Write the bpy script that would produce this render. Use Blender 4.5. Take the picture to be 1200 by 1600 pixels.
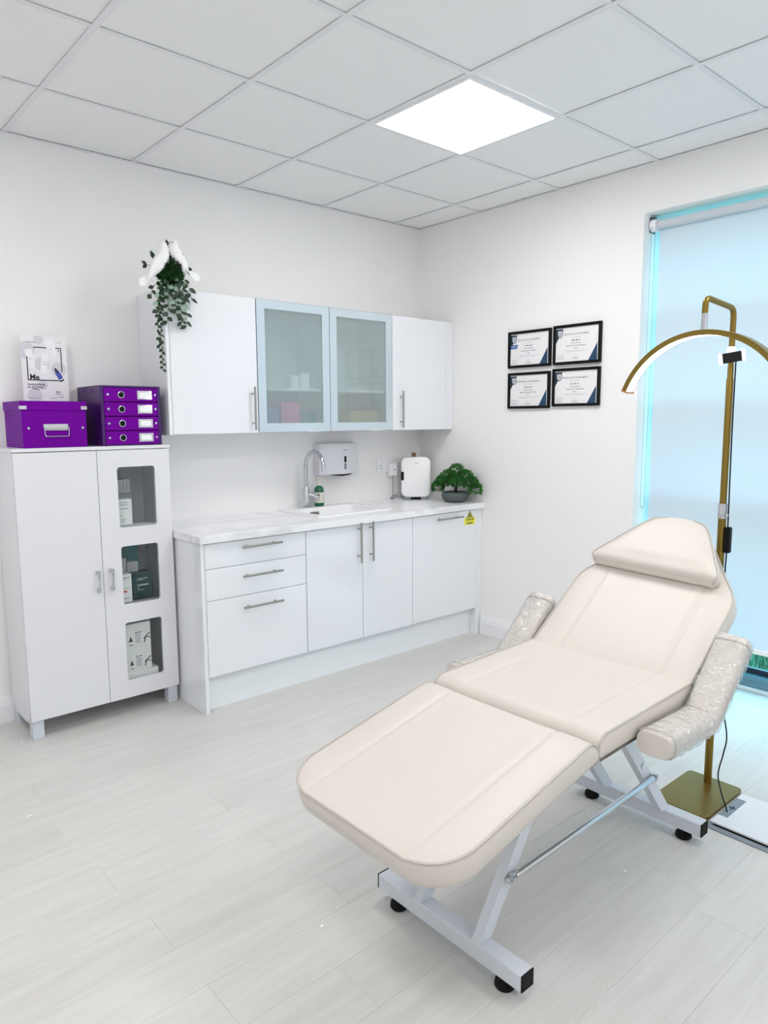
import bpy, bmesh, math, random
from mathutils import Vector, Matrix, noise

random.seed(7)
for _o in list(bpy.data.objects):
    bpy.data.objects.remove(_o, do_unlink=True)
SC = bpy.context.scene
COL = SC.collection
PI = math.pi

# ------------------------------------------------------------------ camera, world, exposure
H = 2.762                                    # ceiling height
YAW, PITCH, ROLL, FPX = 0.7207, -0.1295, -0.0058, 1114.5
cyw, syw, cpt, spt = math.cos(YAW), math.sin(YAW), math.cos(PITCH), math.sin(PITCH)
_f = Vector((syw * cpt, cyw * cpt, spt)); _r = Vector((cyw, -syw, 0)); _u = _r.cross(_f)
_r2 = math.cos(ROLL) * _r + math.sin(ROLL) * _u; _u2 = -math.sin(ROLL) * _r + math.cos(ROLL) * _u
cam_data = bpy.data.cameras.new('camera')
cam = bpy.data.objects.new('camera', cam_data); COL.objects.link(cam)
cam.matrix_world = Matrix(((_r2.x, _u2.x, -_f.x, -3.6261), (_r2.y, _u2.y, -_f.y, -3.7322),
                           (_r2.z, _u2.z, -_f.z, H - 1.3052), (0, 0, 0, 1)))
cam_data.sensor_fit = 'VERTICAL'; cam_data.sensor_height = 36.0; cam_data.lens = FPX / 1600 * 36
cam_data.clip_start = 0.05
SC.camera = cam

world = bpy.data.worlds.new('overcast_sky'); SC.world = world; world.use_nodes = True
_bg = world.node_tree.nodes['Background']
_bg.inputs[0].default_value = (0.84, 0.92, 1.0, 1); _bg.inputs[1].default_value = 3.5
PANEL_STRENGTH = 9.0
SC.view_settings.view_transform = 'Standard'; SC.view_settings.look = 'None'
SC.view_settings.gamma = 1.0; SC.view_settings.use_curve_mapping = False
SC.view_settings.exposure = 0.88
try:
    SC.cycles.use_denoising = True; SC.cycles.max_bounces = 9; SC.cycles.diffuse_bounces = 6; SC.cycles.glossy_bounces = 4
    SC.cycles.transparent_max_bounces = 12; SC.cycles.sample_clamp_indirect = 8.0
except Exception:
    pass

# ------------------------------------------------------------------ materials
def lin(c):
    return tuple(((v / 255) / 12.92 if v / 255 <= 0.04045 else ((v / 255 + 0.055) / 1.055) ** 2.4) for v in c) + (1,)

def mat(name, rgb, rough=0.5, metal=0.0, spec=0.5, coat=0.0, bump=None, emit=0.0, var=None, stretch=None, trans=0.0, alpha=1.0):
    m = bpy.data.materials.new(name); m.use_nodes = True
    nt = m.node_tree; b = nt.nodes['Principled BSDF']
    col = lin(rgb)
    b.inputs['Base Color'].default_value = col
    b.inputs['Roughness'].default_value = rough; b.inputs['Metallic'].default_value = metal
    b.inputs['Specular IOR Level'].default_value = spec
    b.inputs['Coat Weight'].default_value = coat; b.inputs['Coat Roughness'].default_value = 0.04
    b.inputs['Transmission Weight'].default_value = trans
    if emit:
        b.inputs['Emission Color'].default_value = col; b.inputs['Emission Strength'].default_value = emit
    if bump or var:
        tc = nt.nodes.new('ShaderNodeTexCoord'); mp = nt.nodes.new('ShaderNodeMapping')
        nt.links.new(tc.outputs['Object'], mp.inputs[0])
        if stretch: mp.inputs['Scale'].default_value = stretch
        nz = nt.nodes.new('ShaderNodeTexNoise'); nz.inputs['Detail'].default_value = 5
        nt.links.new(mp.outputs[0], nz.inputs['Vector'])
        if bump:
            nz.inputs['Scale'].default_value = bump[0]
            bp = nt.nodes.new('ShaderNodeBump'); bp.inputs['Strength'].default_value = bump[1]
            bp.inputs['Distance'].default_value = bump[2] if len(bump) > 2 else 0.002
            nt.links.new(nz.outputs['Fac'], bp.inputs['Height']); nt.links.new(bp.outputs[0], b.inputs['Normal'])
        if var:
            n2 = nt.nodes.new('ShaderNodeTexNoise'); n2.inputs['Scale'].default_value = var[0]; n2.inputs['Detail'].default_value = 6
            nt.links.new(mp.outputs[0], n2.inputs['Vector'])
            rp = nt.nodes.new('ShaderNodeValToRGB')
            rp.color_ramp.elements[0].position = 0.3; rp.color_ramp.elements[1].position = 0.72
            rp.color_ramp.elements[0].color = lin(var[1]); rp.color_ramp.elements[1].color = col
            nt.links.new(n2.outputs['Fac'], rp.inputs[0]); nt.links.new(rp.outputs[0], b.inputs['Base Color'])
    return m

def thin_fresnel(nt, k, base=0.045):
    L = nt.links.new
    lw = nt.nodes.new('ShaderNodeLayerWeight'); lw.inputs['Blend'].default_value = 0.5
    pw = nt.nodes.new('ShaderNodeMath'); pw.operation = 'POWER'; pw.inputs[1].default_value = 5.0; L(lw.outputs['Facing'], pw.inputs[0])
    ma = nt.nodes.new('ShaderNodeMath'); ma.operation = 'MULTIPLY_ADD'; ma.inputs[1].default_value = 1 - base; ma.inputs[2].default_value = base; L(pw.outputs[0], ma.inputs[0])
    mk = nt.nodes.new('ShaderNodeMath'); mk.operation = 'MULTIPLY'; mk.inputs[1].default_value = k; mk.use_clamp = True; L(ma.outputs[0], mk.inputs[0])
    return mk

M = {}
M['wall'] = mat('painted_wall', (243, 242, 242), 0.75, spec=0.25, bump=(220, 0.06, 0.001))
M['tile'] = mat('ceiling_tile_white', (243, 243, 243), 0.9, spec=0.15, bump=(500, 0.12, 0.001))
M['grid'] = mat('grid_bar_white', (234, 234, 237), 0.5)
M['trim'] = mat('white_trim_paint', (240, 241, 244), 0.4)
M['gloss'] = mat('gloss_white_door', (235, 237, 242), 0.09, spec=0.5, coat=0.35)
M['satin'] = mat('satin_white_board', (226, 226, 231), 0.32, spec=0.4)
M['plinth'] = mat('plinth_white', (242, 245, 248), 0.3)
M['nickel'] = mat('brushed_nickel', (168, 166, 160), 0.28, metal=1.0)
M['chrome'] = mat('chrome', (200, 203, 208), 0.06, metal=1.0)
M['alu'] = mat('pale_aluminium', (206, 218, 226), 0.3, metal=0.35)
M['dark_edge'] = mat('dark_grey_edge', (92, 98, 104), 0.45)
M['sink'] = mat('white_sink_composite', (243, 243, 245), 0.22)
M['black'] = mat('black_plastic', (10, 10, 11), 0.45, spec=0.2)
M['rubber'] = mat('black_rubber', (10, 10, 10), 0.6, spec=0.2)
M['vinyl'] = mat('cream_vinyl', (211, 204, 197), 0.42, spec=0.35, bump=(260, 0.10, 0.0008))
M['vinyl_seam'] = mat('cream_vinyl_piping', (188, 182, 176), 0.4)
M['steel'] = mat('grey_white_powder_coat', (208, 213, 222), 0.35)
M['brass'] = mat('brushed_gold_paint', (134, 111, 48), 0.34, metal=0.75)
M['copper'] = mat('copper_cap', (205, 135, 85), 0.25, metal=0.9)
M['purple'] = mat('purple_card', (110, 0, 148), 0.45, spec=0.08, bump=(900, 0.05, 0.0005))
M['purple_dark'] = mat('purple_card_edge', (58, 5, 92), 0.3)
M['white'] = mat('plain_white', (244, 244, 246), 0.35)
M['white_gloss'] = mat('white_gloss_plastic', (246, 246, 248), 0.14, coat=0.3)
M['paper'] = mat('white_paper', (238, 236, 238), 0.6)
M['ink'] = mat('dark_ink', (45, 45, 52), 0.6)
M['ink_grey'] = mat('grey_ink', (140, 140, 148), 0.6)
M['ink_pale'] = mat('pale_ink', (196, 194, 200), 0.6)
M['poster_grey'] = mat('poster_pale_grey', (216, 214, 220), 0.6)
M['navy'] = mat('navy_print', (28, 66, 98), 0.5)
M['teal_dark'] = mat('dark_teal_print', (18, 48, 58), 0.5)
M['blue'] = mat('blue_print', (35, 95, 165), 0.5)
M['yellow'] = mat('sticker_yellow', (236, 232, 64), 0.5)
M['leaf'] = mat('ivy_green', (34, 72, 38), 0.5, var=(14, (15, 40, 22)))
M['leaf_pale'] = mat('ivy_pale_green', (150, 176, 156), 0.55)
M['stem'] = mat('stem_green', (70, 92, 66), 0.6)
M['moss'] = mat('moss_green', (34, 92, 36), 0.9, var=(30, (14, 48, 16)))
M['bonsai'] = mat('bonsai_green', (62, 140, 52), 0.6, var=(30, (26, 82, 28)))
M['trunk'] = mat('dark_trunk', (52, 42, 34), 0.8)
M['pot'] = mat('slate_pot', (84, 92, 94), 0.6)
M['feather'] = mat('white_feather', (252, 251, 251), 0.8, bump=(90, 0.25, 0.002))
M['bottle'] = mat('green_bottle', (12, 96, 66), 0.12, spec=0.6)
M['cream'] = mat('cream_plastic', (216, 212, 202), 0.4)
M['tan'] = mat('brown_leather', (120, 84, 62), 0.5)
M['teal'] = mat('teal_box', (0, 112, 118), 0.4)
M['deepgreen'] = mat('deep_green_box', (16, 52, 54), 0.35)
M['carton'] = mat('white_carton', (226, 226, 224), 0.5)
M['carton_grey'] = mat('grey_carton', (176, 178, 180), 0.5)
M['red'] = mat('red_print', (200, 70, 66), 0.5)
M['magenta'] = mat('magenta_box', (196, 60, 130), 0.5)
M['royal'] = mat('royal_blue_box', (60, 80, 170), 0.5)
M['amber'] = mat('light_brown_box', (178, 146, 100), 0.5)
M['winframe'] = mat('blue_grey_frame', (104, 138, 152), 0.35, metal=0.3)
M['gasket'] = mat('dark_gasket', (18, 32, 54), 0.4)
M['floorgrey'] = mat('grey_floor_plastic', (128, 136, 146), 0.4)
M['grass'] = mat('grass', (44, 120, 70), 0.8, var=(40, (14, 60, 40)))

def floor_material():
    m = bpy.data.materials.new('pale_oak_plank'); m.use_nodes = True
    nt = m.node_tree; b = nt.nodes['Principled BSDF']; L = nt.links.new
    tc = nt.nodes.new('ShaderNodeTexCoord'); oi = nt.nodes.new('ShaderNodeObjectInfo')
    add = nt.nodes.new('ShaderNodeVectorMath'); add.operation = 'ADD'
    sc = nt.nodes.new('ShaderNodeVectorMath'); sc.operation = 'SCALE'; sc.inputs['Scale'].default_value = 9.0
    cmb = nt.nodes.new('ShaderNodeCombineXYZ'); L(oi.outputs['Random'], cmb.inputs[0]); L(oi.outputs['Random'], cmb.inputs[1])
    L(cmb.outputs[0], sc.inputs[0]); L(tc.outputs['Object'], add.inputs[0]); L(sc.outputs[0], add.inputs[1])
    mp = nt.nodes.new('ShaderNodeMapping'); mp.inputs['Scale'].default_value = (1.1, 10, 1); L(add.outputs[0], mp.inputs[0])
    n1 = nt.nodes.new('ShaderNodeTexNoise'); n1.inputs['Scale'].default_value = 2.4; n1.inputs['Detail'].default_value = 8
    n1.inputs['Roughness'].default_value = 0.62; L(mp.outputs[0], n1.inputs['Vector'])
    r1 = nt.nodes.new('ShaderNodeValToRGB'); e = r1.color_ramp.elements
    e[0].position = 0.28; e[0].color = lin((203, 201, 198)); e[1].position = 0.68; e[1].color = lin((214, 213, 210))
    L(n1.outputs['Fac'], r1.inputs[0])
    mp2 = nt.nodes.new('ShaderNodeMapping'); mp2.inputs['Scale'].default_value = (2.0, 60, 1); L(add.outputs[0], mp2.inputs[0])
    n2 = nt.nodes.new('ShaderNodeTexNoise'); n2.inputs['Scale'].default_value = 3.0; n2.inputs['Detail'].default_value = 4; L(mp2.outputs[0], n2.inputs['Vector'])
    r2 = nt.nodes.new('ShaderNodeValToRGB'); e = r2.color_ramp.elements
    e[0].position = 0.30; e[0].color = (0.965, 0.963, 0.96, 1); e[1].position = 0.55; e[1].color = (1, 1, 1, 1); L(n2.outputs['Fac'], r2.inputs[0])
    mx = nt.nodes.new('ShaderNodeMix'); mx.data_type = 'RGBA'; mx.blend_type = 'MULTIPLY'; mx.inputs['Factor'].default_value = 1
    L(r1.outputs[0], mx.inputs['A']); L(r2.outputs[0], mx.inputs['B'])
    mr = nt.nodes.new('ShaderNodeMapRange'); mr.inputs['To Min'].default_value = 0.965; mr.inputs['To Max'].default_value = 1.02
    L(oi.outputs['Random'], mr.inputs[0])
    hs = nt.nodes.new('ShaderNodeHueSaturation'); L(mr.outputs[0], hs.inputs['Value']); L(mx.outputs['Result'], hs.inputs['Color'])
    L(hs.outputs[0], b.inputs['Base Color'])
    b.inputs['Roughness'].default_value = 0.38; b.inputs['Specular IOR Level'].default_value = 0.4
    bp = nt.nodes.new('ShaderNodeBump'); bp.inputs['Strength'].default_value = 0.12; bp.inputs['Distance'].default_value = 0.001
    L(n2.outputs['Fac'], bp.inputs['Height']); L(bp.outputs[0], b.inputs['Normal'])
    return m
M['floor'] = floor_material()

def marble_material():
    m = bpy.data.materials.new('white_marble_laminate'); m.use_nodes = True
    nt = m.node_tree; b = nt.nodes['Principled BSDF']; L = nt.links.new
    tc = nt.nodes.new('ShaderNodeTexCoord'); mp = nt.nodes.new('ShaderNodeMapping')
    mp.inputs['Rotation'].default_value = (0, 0, 0.55); mp.inputs['Scale'].default_value = (0.9, 3.2, 1)
    L(tc.outputs['Object'], mp.inputs[0])
    n1 = nt.nodes.new('ShaderNodeTexNoise'); n1.inputs['Scale'].default_value = 1.1; n1.inputs['Detail'].default_value = 6
    n1.inputs['Distortion'].default_value = 0.6; L(mp.outputs[0], n1.inputs['Vector'])
    r = nt.nodes.new('ShaderNodeValToRGB'); cr = r.color_ramp
    cr.elements[0].position = 0.46; cr.elements[0].color = lin((241, 241, 243))
    e = cr.elements.new(0.5); e.color = lin((222, 222, 225))
    cr.elements[-1].position = 0.53; cr.elements[-1].color = lin((241, 241, 243))
    L(n1.outputs['Fac'], r.inputs[0]); L(r.outputs[0], b.inputs['Base Color'])
    b.inputs['Roughness'].default_value = 0.3
    return m
M['marble'] = marble_material()

def thin_glass(name, tint, refl=0.12, rough=0.02):
    m = bpy.data.materials.new(name); m.use_nodes = True
    nt = m.node_tree; nt.nodes.clear(); L = nt.links.new
    out = nt.nodes.new('ShaderNodeOutputMaterial'); tr = nt.nodes.new('ShaderNodeBsdfTransparent'); gl = nt.nodes.new('ShaderNodeBsdfGlossy')
    tr.inputs[0].default_value = tint + (1,); gl.inputs['Roughness'].default_value = rough
    mt = thin_fresnel(nt, refl / 0.05 * 0.5)
    mx = nt.nodes.new('ShaderNodeMixShader'); L(mt.outputs[0], mx.inputs[0]); L(tr.outputs[0], mx.inputs[1]); L(gl.outputs[0], mx.inputs[2])
    L(mx.outputs[0], out.inputs[0])
    return m
M['win_glass'] = thin_glass('tinted_window_glass', (0.54, 0.86, 0.92), 0.08)
M['cab_glass'] = thin_glass('grey_cabinet_glass', (0.95, 0.97, 0.97), 0.06)

def frosted(name, tint):
    m = bpy.data.materials.new(name); m.use_nodes = True
    nt = m.node_tree; nt.nodes.clear(); L = nt.links.new
    out = nt.nodes.new('ShaderNodeOutputMaterial')
    rf = nt.nodes.new('ShaderNodeBsdfRefraction'); rf.inputs['Color'].default_value = tint + (1,); rf.inputs['Roughness'].default_value = 0.22; rf.inputs['IOR'].default_value = 1.12
    tl = nt.nodes.new('ShaderNodeBsdfTranslucent'); tl.inputs[0].default_value = tint + (1,)
    df = nt.nodes.new('ShaderNodeBsdfDiffuse'); df.inputs[0].default_value = tint + (1,)
    m1 = nt.nodes.new('ShaderNodeMixShader'); m1.inputs[0].default_value = 0.10; L(rf.outputs[0], m1.inputs[1]); L(tl.outputs[0], m1.inputs[2])
    m2 = nt.nodes.new('ShaderNodeMixShader'); m2.inputs[0].default_value = 0.17; L(m1.outputs[0], m2.inputs[1]); L(df.outputs[0], m2.inputs[2])
    gl = nt.nodes.new('ShaderNodeBsdfGlossy'); gl.inputs['Roughness'].default_value = 0.03
    fr = thin_fresnel(nt, 1.0)
    m3 = nt.nodes.new('ShaderNodeMixShader'); L(fr.outputs[0], m3.inputs[0]); L(m2.outputs[0], m3.inputs[1]); L(gl.outputs[0], m3.inputs[2])
    L(m3.outputs[0], out.inputs[0])
    return m
M['frosted'] = frosted('frosted_glass', (0.90, 0.97, 0.965))

def blind_material():
    m = bpy.data.materials.new('translucent_blind_fabric'); m.use_nodes = True
    nt = m.node_tree; nt.nodes.clear(); L = nt.links.new
    out = nt.nodes.new('ShaderNodeOutputMaterial')
    df = nt.nodes.new('ShaderNodeBsdfDiffuse'); df.inputs[0].default_value = (0.82, 0.83, 0.86, 1)
    tl = nt.nodes.new('ShaderNodeBsdfTranslucent'); tl.inputs[0].default_value = (0.84, 0.84, 0.88, 1)
    mx = nt.nodes.new('ShaderNodeMixShader'); mx.inputs[0].default_value = 0.42
    L(df.outputs[0], mx.inputs[1]); L(tl.outputs[0], mx.inputs[2]); L(mx.outputs[0], out.inputs[0])
    return m
M['blind'] = blind_material()

def emission(name, rgb, s):
    m = bpy.data.materials.new(name); m.use_nodes = True
    nt = m.node_tree; nt.nodes.clear()
    out = nt.nodes.new('ShaderNodeOutputMaterial'); em = nt.nodes.new('ShaderNodeEmission')
    em.inputs[0].default_value = rgb + (1,); em.inputs[1].default_value = s
    nt.links.new(em.outputs[0], out.inputs[0])
    return m
M['panel'] = emission('lit_panel', (1.0, 0.985, 0.97), PANEL_STRENGTH)
M['led'] = emission('lit_led_strip', (1.0, 0.98, 0.95), 4.0)

def wrap_material():
    m = bpy.data.materials.new('clear_plastic_wrap'); m.use_nodes = True
    nt = m.node_tree; nt.nodes.clear(); L = nt.links.new
    out = nt.nodes.new('ShaderNodeOutputMaterial'); tr = nt.nodes.new('ShaderNodeBsdfTransparent'); gl = nt.nodes.new('ShaderNodeBsdfGlossy')
    tr.inputs[0].default_value = (0.99, 0.99, 0.99, 1); gl.inputs['Roughness'].default_value = 0.05
    tc = nt.nodes.new('ShaderNodeTexCoord'); mp = nt.nodes.new('ShaderNodeMapping'); mp.inputs['Scale'].default_value = (24, 14, 24)
    L(tc.outputs['Object'], mp.inputs[0])
    nz = nt.nodes.new('ShaderNodeTexNoise'); nz.inputs['Scale'].default_value = 1.6; nz.inputs['Detail'].default_value = 3; nz.inputs['Distortion'].default_value = 1.5
    L(mp.outputs[0], nz.inputs['Vector'])
    bp = nt.nodes.new('ShaderNodeBump'); bp.inputs['Strength'].default_value = 1.0; bp.inputs['Distance'].default_value = 0.022
    L(nz.outputs['Fac'], bp.inputs['Height']); L(bp.outputs[0], gl.inputs['Normal'])
    mt = thin_fresnel(nt, 1.0, 0.22)
    mx = nt.nodes.new('ShaderNodeMixShader'); L(mt.outputs[0], mx.inputs[0]); L(tr.outputs[0], mx.inputs[1]); L(gl.outputs[0], mx.inputs[2])
    L(mx.outputs[0], out.inputs[0])
    return m
M['wrap'] = wrap_material()

# ------------------------------------------------------------------ mesh builder
class MB:
    def __init__(s):
        s.v = []; s.f = []
    def add(s, vs, fs):
        o = len(s.v); s.v += [tuple(p) for p in vs]; s.f += [tuple(i + o for i in q) for q in fs]; return s
    def box(s, x0, x1, y0, y1, z0, z1, bev=0.0, seg=1):
        if x0 > x1: x0, x1 = x1, x0
        if y0 > y1: y0, y1 = y1, y0
        if z0 > z1: z0, z1 = z1, z0
        if bev <= 0:
            return s.add([(x0, y0, z0), (x1, y0, z0), (x1, y1, z0), (x0, y1, z0), (x0, y0, z1), (x1, y0, z1), (x1, y1, z1), (x0, y1, z1)],
                         [(0, 3, 2, 1), (4, 5, 6, 7), (0, 1, 5, 4), (1, 2, 6, 5), (2, 3, 7, 6), (3, 0, 4, 7)])
        bm = bmesh.new(); bmesh.ops.create_cube(bm, size=1)
        for v in bm.verts:
            v.co = Vector(((x0 + x1) / 2 + v.co.x * (x1 - x0), (y0 + y1) / 2 + v.co.y * (y1 - y0), (z0 + z1) / 2 + v.co.z * (z1 - z0)))
        bmesh.ops.bevel(bm, geom=list(bm.edges), offset=bev, segments=seg, affect='EDGES', profile=0.5)
        return s.frombm(bm)
    def frombm(s, bm):
        bm.verts.index_update()
        s.add([v.co[:] for v in bm.verts], [[v.index for v in f.verts] for f in bm.faces]); bm.free(); return s
    def prism(s, pts, a, b, axis='z'):
        """extrude a 2D polygon pts between a and b along the axis"""
        n = len(pts)
        def P(p, t):
            return {'z': (p[0], p[1], t), 'y': (p[0], t, p[1]), 'x': (t, p[0], p[1])}[axis]
        vs = [P(p, a) for p in pts] + [P(p, b) for p in pts]
        fs = [tuple(range(n))[::-1], tuple(range(n, 2 * n))] + [(i, (i + 1) % n, n + (i + 1) % n, n + i) for i in range(n)]
        return s.add(vs, fs)
    def cyl(s, p0, p1, r0, r1=None, n=16, caps=True):
        return s.tube([p0, p1], [r0, r0 if r1 is None else r1], n, caps)
    def tube(s, path, r, n=12, caps=True, closed=False, flat=None):
        pts = [Vector(p) for p in path]; k = len(pts)
        rr = r if isinstance(r, (list, tuple)) else [r] * k
        vs = []; prev = None
        for i, p in enumerate(pts):
            if closed: t = (pts[(i + 1) % k] - pts[i - 1])
            else: t = pts[min(i + 1, k - 1)] - pts[max(i - 1, 0)]
            t.normalize()
            if prev is None:
                a = Vector((0, 0, 1)) if abs(t.z) < 0.9 else Vector((0, 1, 0))
                nrm = t.cross(a).normalized()
            else:
                nrm = (prev - t * prev.dot(t))
                nrm = nrm.normalized() if nrm.length > 1e-6 else t.orthogonal().normalized()
            prev = nrm; bi = t.cross(nrm)
            for j in range(n):
                an = 2 * PI * j / n
                vs.append(p + rr[i] * (math.cos(an) * nrm + math.sin(an) * bi))
        fs = []
        for i in range(k if closed else k - 1):
            i2 = (i + 1) % k
            for j in range(n):
                j2 = (j + 1) % n
                fs.append((i * n + j, i * n + j2, i2 * n + j2, i2 * n + j))
        if caps and not closed:
            fs.append(tuple(range(n))[::-1]); fs.append(tuple((k - 1) * n + j for j in range(n)))
        return s.add(vs, fs)
    def lathe(s, prof, c=(0, 0, 0), n=32, sx=1.0, sy=1.0):
        """profile of (r, z)"""
        vs = []; fs = []
        for (r, z) in prof:
            for j in range(n):
                a = 2 * PI * j / n
                vs.append((c[0] + r * sx * math.cos(a), c[1] + r * sy * math.sin(a), c[2] + z))
        for i in range(len(prof) - 1):
            for j in range(n):
                j2 = (j + 1) % n
                fs.append((i * n + j, i * n + j2, (i + 1) * n + j2, (i + 1) * n + j))
        if prof[0][0] > 1e-6: fs.append(tuple(range(n))[::-1])
        if prof[-1][0] > 1e-6: fs.append(tuple((len(prof) - 1) * n + j for j in range(n)))
        return s.add(vs, fs)
    def loft(s, rings, cap=True):
        n = len(rings[0]); vs = [p for r in rings for p in r]; fs = []
        for i in range(len(rings) - 1):
            for j in range(n):
                j2 = (j + 1) % n
                fs.append((i * n + j, i * n + j2, (i + 1) * n + j2, (i + 1) * n + j))
        if cap:
            fs.append(tuple(range(n))[::-1]); fs.append(tuple((len(rings) - 1) * n + j for j in range(n)))
        return s.add(vs, fs)
    def xf(s, mtx):
        s.v = [tuple(mtx @ Vector(p)) for p in s.v]; return s
    def mesh(s, name, material, smooth=False, ang=0.6):
        me = bpy.data.meshes.new(name); me.from_pydata(s.v, [], s.f); me.validate(); me.update()
        bm = bmesh.new(); bm.from_mesh(me)
        bmesh.ops.remove_doubles(bm, verts=bm.verts, dist=1e-6)
        bmesh.ops.recalc_face_normals(bm, faces=bm.faces)
        if smooth:
            for f in bm.faces: f.smooth = True
            for e in bm.edges:
                if len(e.link_faces) == 2 and e.calc_face_angle(0) > ang: e.smooth = False
        bm.to_mesh(me); bm.free()
        me.materials.append(material)
        return me

def rrect(x0, x1, y0, y1, r, n=5):
    pts = []
    for cx, cy, a0 in ((x1 - r, y1 - r, 0), (x0 + r, y1 - r, PI / 2), (x0 + r, y0 + r, PI), (x1 - r, y0 + r, 1.5 * PI)):
        for i in range(n + 1):
            a = a0 + PI / 2 * i / n
            pts.append((cx + r * math.cos(a), cy + r * math.sin(a)))
    return pts

def fillet(path, r, n=6):
    P = [Vector(p) for p in path]; out = [P[0]]
    for i in range(1, len(P) - 1):
        a = (P[i - 1] - P[i]); b = (P[i + 1] - P[i])
        d = min(r, a.length * 0.49, b.length * 0.49)
        p0 = P[i] + a.normalized() * d; p2 = P[i] + b.normalized() * d
        for k in range(n + 1):
            t = k / n
            out.append((1 - t) ** 2 * p0 + 2 * t * (1 - t) * P[i] + t * t * p2)
    out.append(P[-1]); return out

# ------------------------------------------------------------------ object helpers
def tag(o, label=None, cat=None, group=None, kind=None):
    if label: o['label'] = label
    if cat: o['category'] = cat
    if group: o['group'] = group
    if kind: o['kind'] = kind
    return o

def link_mesh(name, me, parent=None, loc=None):
    o = bpy.data.objects.new(name, me); COL.objects.link(o)
    if parent is not None: o.parent = parent
    if loc is not None: o.location = loc
    return o

def thing(name, loc, label, cat, group=None, rz=0.0):
    o = bpy.data.objects.new(name, None); COL.objects.link(o)
    o.empty_display_size = 0.1; o.location = loc; o.rotation_euler = (0, 0, rz)
    o['base'] = 1; del o['base']
    return tag(o, label, cat, group)

def wloc(o):
    v = Vector((0, 0, 0))
    while o is not None:
        v = v + Vector(o.location); o = o.parent
    return v

def part(name, mb, m, parent, smooth=False, ang=0.6, label=None, world=True):
    """mesh in world coordinates (unrotated parents) hung under its thing"""
    me = mb.mesh(name, M[m] if isinstance(m, str) else m, smooth, ang)
    o = link_mesh(name, me, parent)
    if world: o.location = -wloc(parent)
    if label: o['label'] = label
    return o

def single(name, mb, m, label, cat, group=None, smooth=False, ang=0.6, loc=None, rz=0.0):
    me = mb.mesh(name, M[m], smooth, ang)
    o = link_mesh(name, me)
    if loc is not None: o.location = loc
    o.rotation_euler = (0, 0, rz)
    return tag(o, label, cat, group)

def struct(name, mb, m, label, parent=None, smooth=False):
    me = mb.mesh(name, M[m], smooth); o = link_mesh(name, me, parent)
    tag(o, label, None, None, 'structure')
    return o

def text_mb(body, size, origin, right, up, align='CENTER', bold=0.0):
    cu = bpy.data.curves.new('text', 'FONT'); cu.body = body; cu.size = size; cu.align_x = align; cu.align_y = 'CENTER'
    cu.resolution_u = 2; cu.offset = bold
    ob = bpy.data.objects.new('text', cu); COL.objects.link(ob)
    dg = bpy.context.evaluated_depsgraph_get(); dg.update()
    me = bpy.data.meshes.new_from_object(ob.evaluated_get(dg))
    R, U, O = Vector(right), Vector(up), Vector(origin)
    mb = MB(); mb.add([O + R * v.co.x + U * v.co.y for v in me.vertices], [tuple(p.vertices) for p in me.polygons])
    bpy.data.objects.remove(ob, do_unlink=True); bpy.data.curves.remove(cu); bpy.data.meshes.remove(me)
    return mb

def quad_on(mb, O, R, U, pts):
    O, R, U = Vector(O), Vector(R), Vector(U)
    mb.add([O + R * a + U * b for a, b in pts], [tuple(range(len(pts)))]); return mb

# ================================================================== THE ROOM
RX, RY = -5.047, -5.964                       # far corner of the room
WY0, WY1, WZ1, WD = -1.695, -4.30, 2.522, 0.36  # window opening in the right wall (y range, top, wall depth)

# floor: slab + single planks
PW, PLN = 0.1755, 1.215
fl = struct('floor', MB().box(RX, 0.0, RY, 0.0, -0.06, -0.008), 'floorgrey', 'pale grey oak plank floor')
known = {0: -2.408, 1: -2.90, 2: -2.40, 3: -2.873, 4: -2.392, -1: -2.928, 6: -2.577, 8: -1.55}
plank_me = MB().box(0.0002, PLN - 0.0002, -PW + 0.0002, -0.0002, -0.008, 0.0, 0.0004).mesh('plank', M['floor'])
k0 = -int(1.283 / PW) - 1
for k in range(k0, int((-RY - 1.283) / PW) + 1):
    ytop = -1.283 - PW * k; ybot = ytop - PW
    b = known.get(k, -2.65 + (0.25 if k % 2 == 0 else -0.25) + random.uniform(-0.05, 0.05))
    x = b - PLN * math.ceil((b - RX) / PLN)
    while x < 0:
        x0, x1 = max(x, RX), min(x + PLN, 0.0); y0, y1 = max(ybot, RY), min(ytop, 0.0)
        if x1 - x0 > 0.01 and y1 - y0 > 0.005:
            if x1 - x0 > PLN - 1e-4 and y1 - y0 > PW - 1e-4:
                o = link_mesh('plank', plank_me, fl, (x, ytop, 0))
            else:
                o = link_mesh('plank', MB().box(0.0002, x1 - x0 - 0.0002, -(y1 - y0) + 0.0002, -0.0002, -0.008, 0.0, 0.0004).mesh('plank', M['floor']), fl, (x0, y1, 0))
        x += PLN
# floor inside the window reveal
struct('trim_1', MB().box(0.0, WD, WY1, WY0, -0.06, 0.0), 'floor', 'pale floor strip running into the tall window recess')

# walls
struct('wall_back', MB().box(RX - 0.1, WD, 0.0, 0.12, -0.06, H + 0.2), 'wall', 'white painted wall behind the kitchen units')
wr = MB().box(0, WD, WY0, 0.0, -0.06, H + 0.2).box(0, WD, WY1, WY0, WZ1, H + 0.2).box(0, WD, RY - 0.1, WY1, -0.06, H + 0.2)
struct('wall_right', wr, 'wall', 'white painted wall with the certificates and the tall window')
struct('wall_left', MB().box(RX - 0.1, RX, RY, 0.0, -0.06, H + 0.2), 'wall', 'white painted wall opposite the window')
struct('wall_front', MB().box(RX - 0.1, 0, RY - 0.1, RY, -0.06, H + 0.2), 'wall', 'white painted wall opposite the kitchen units')

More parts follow.
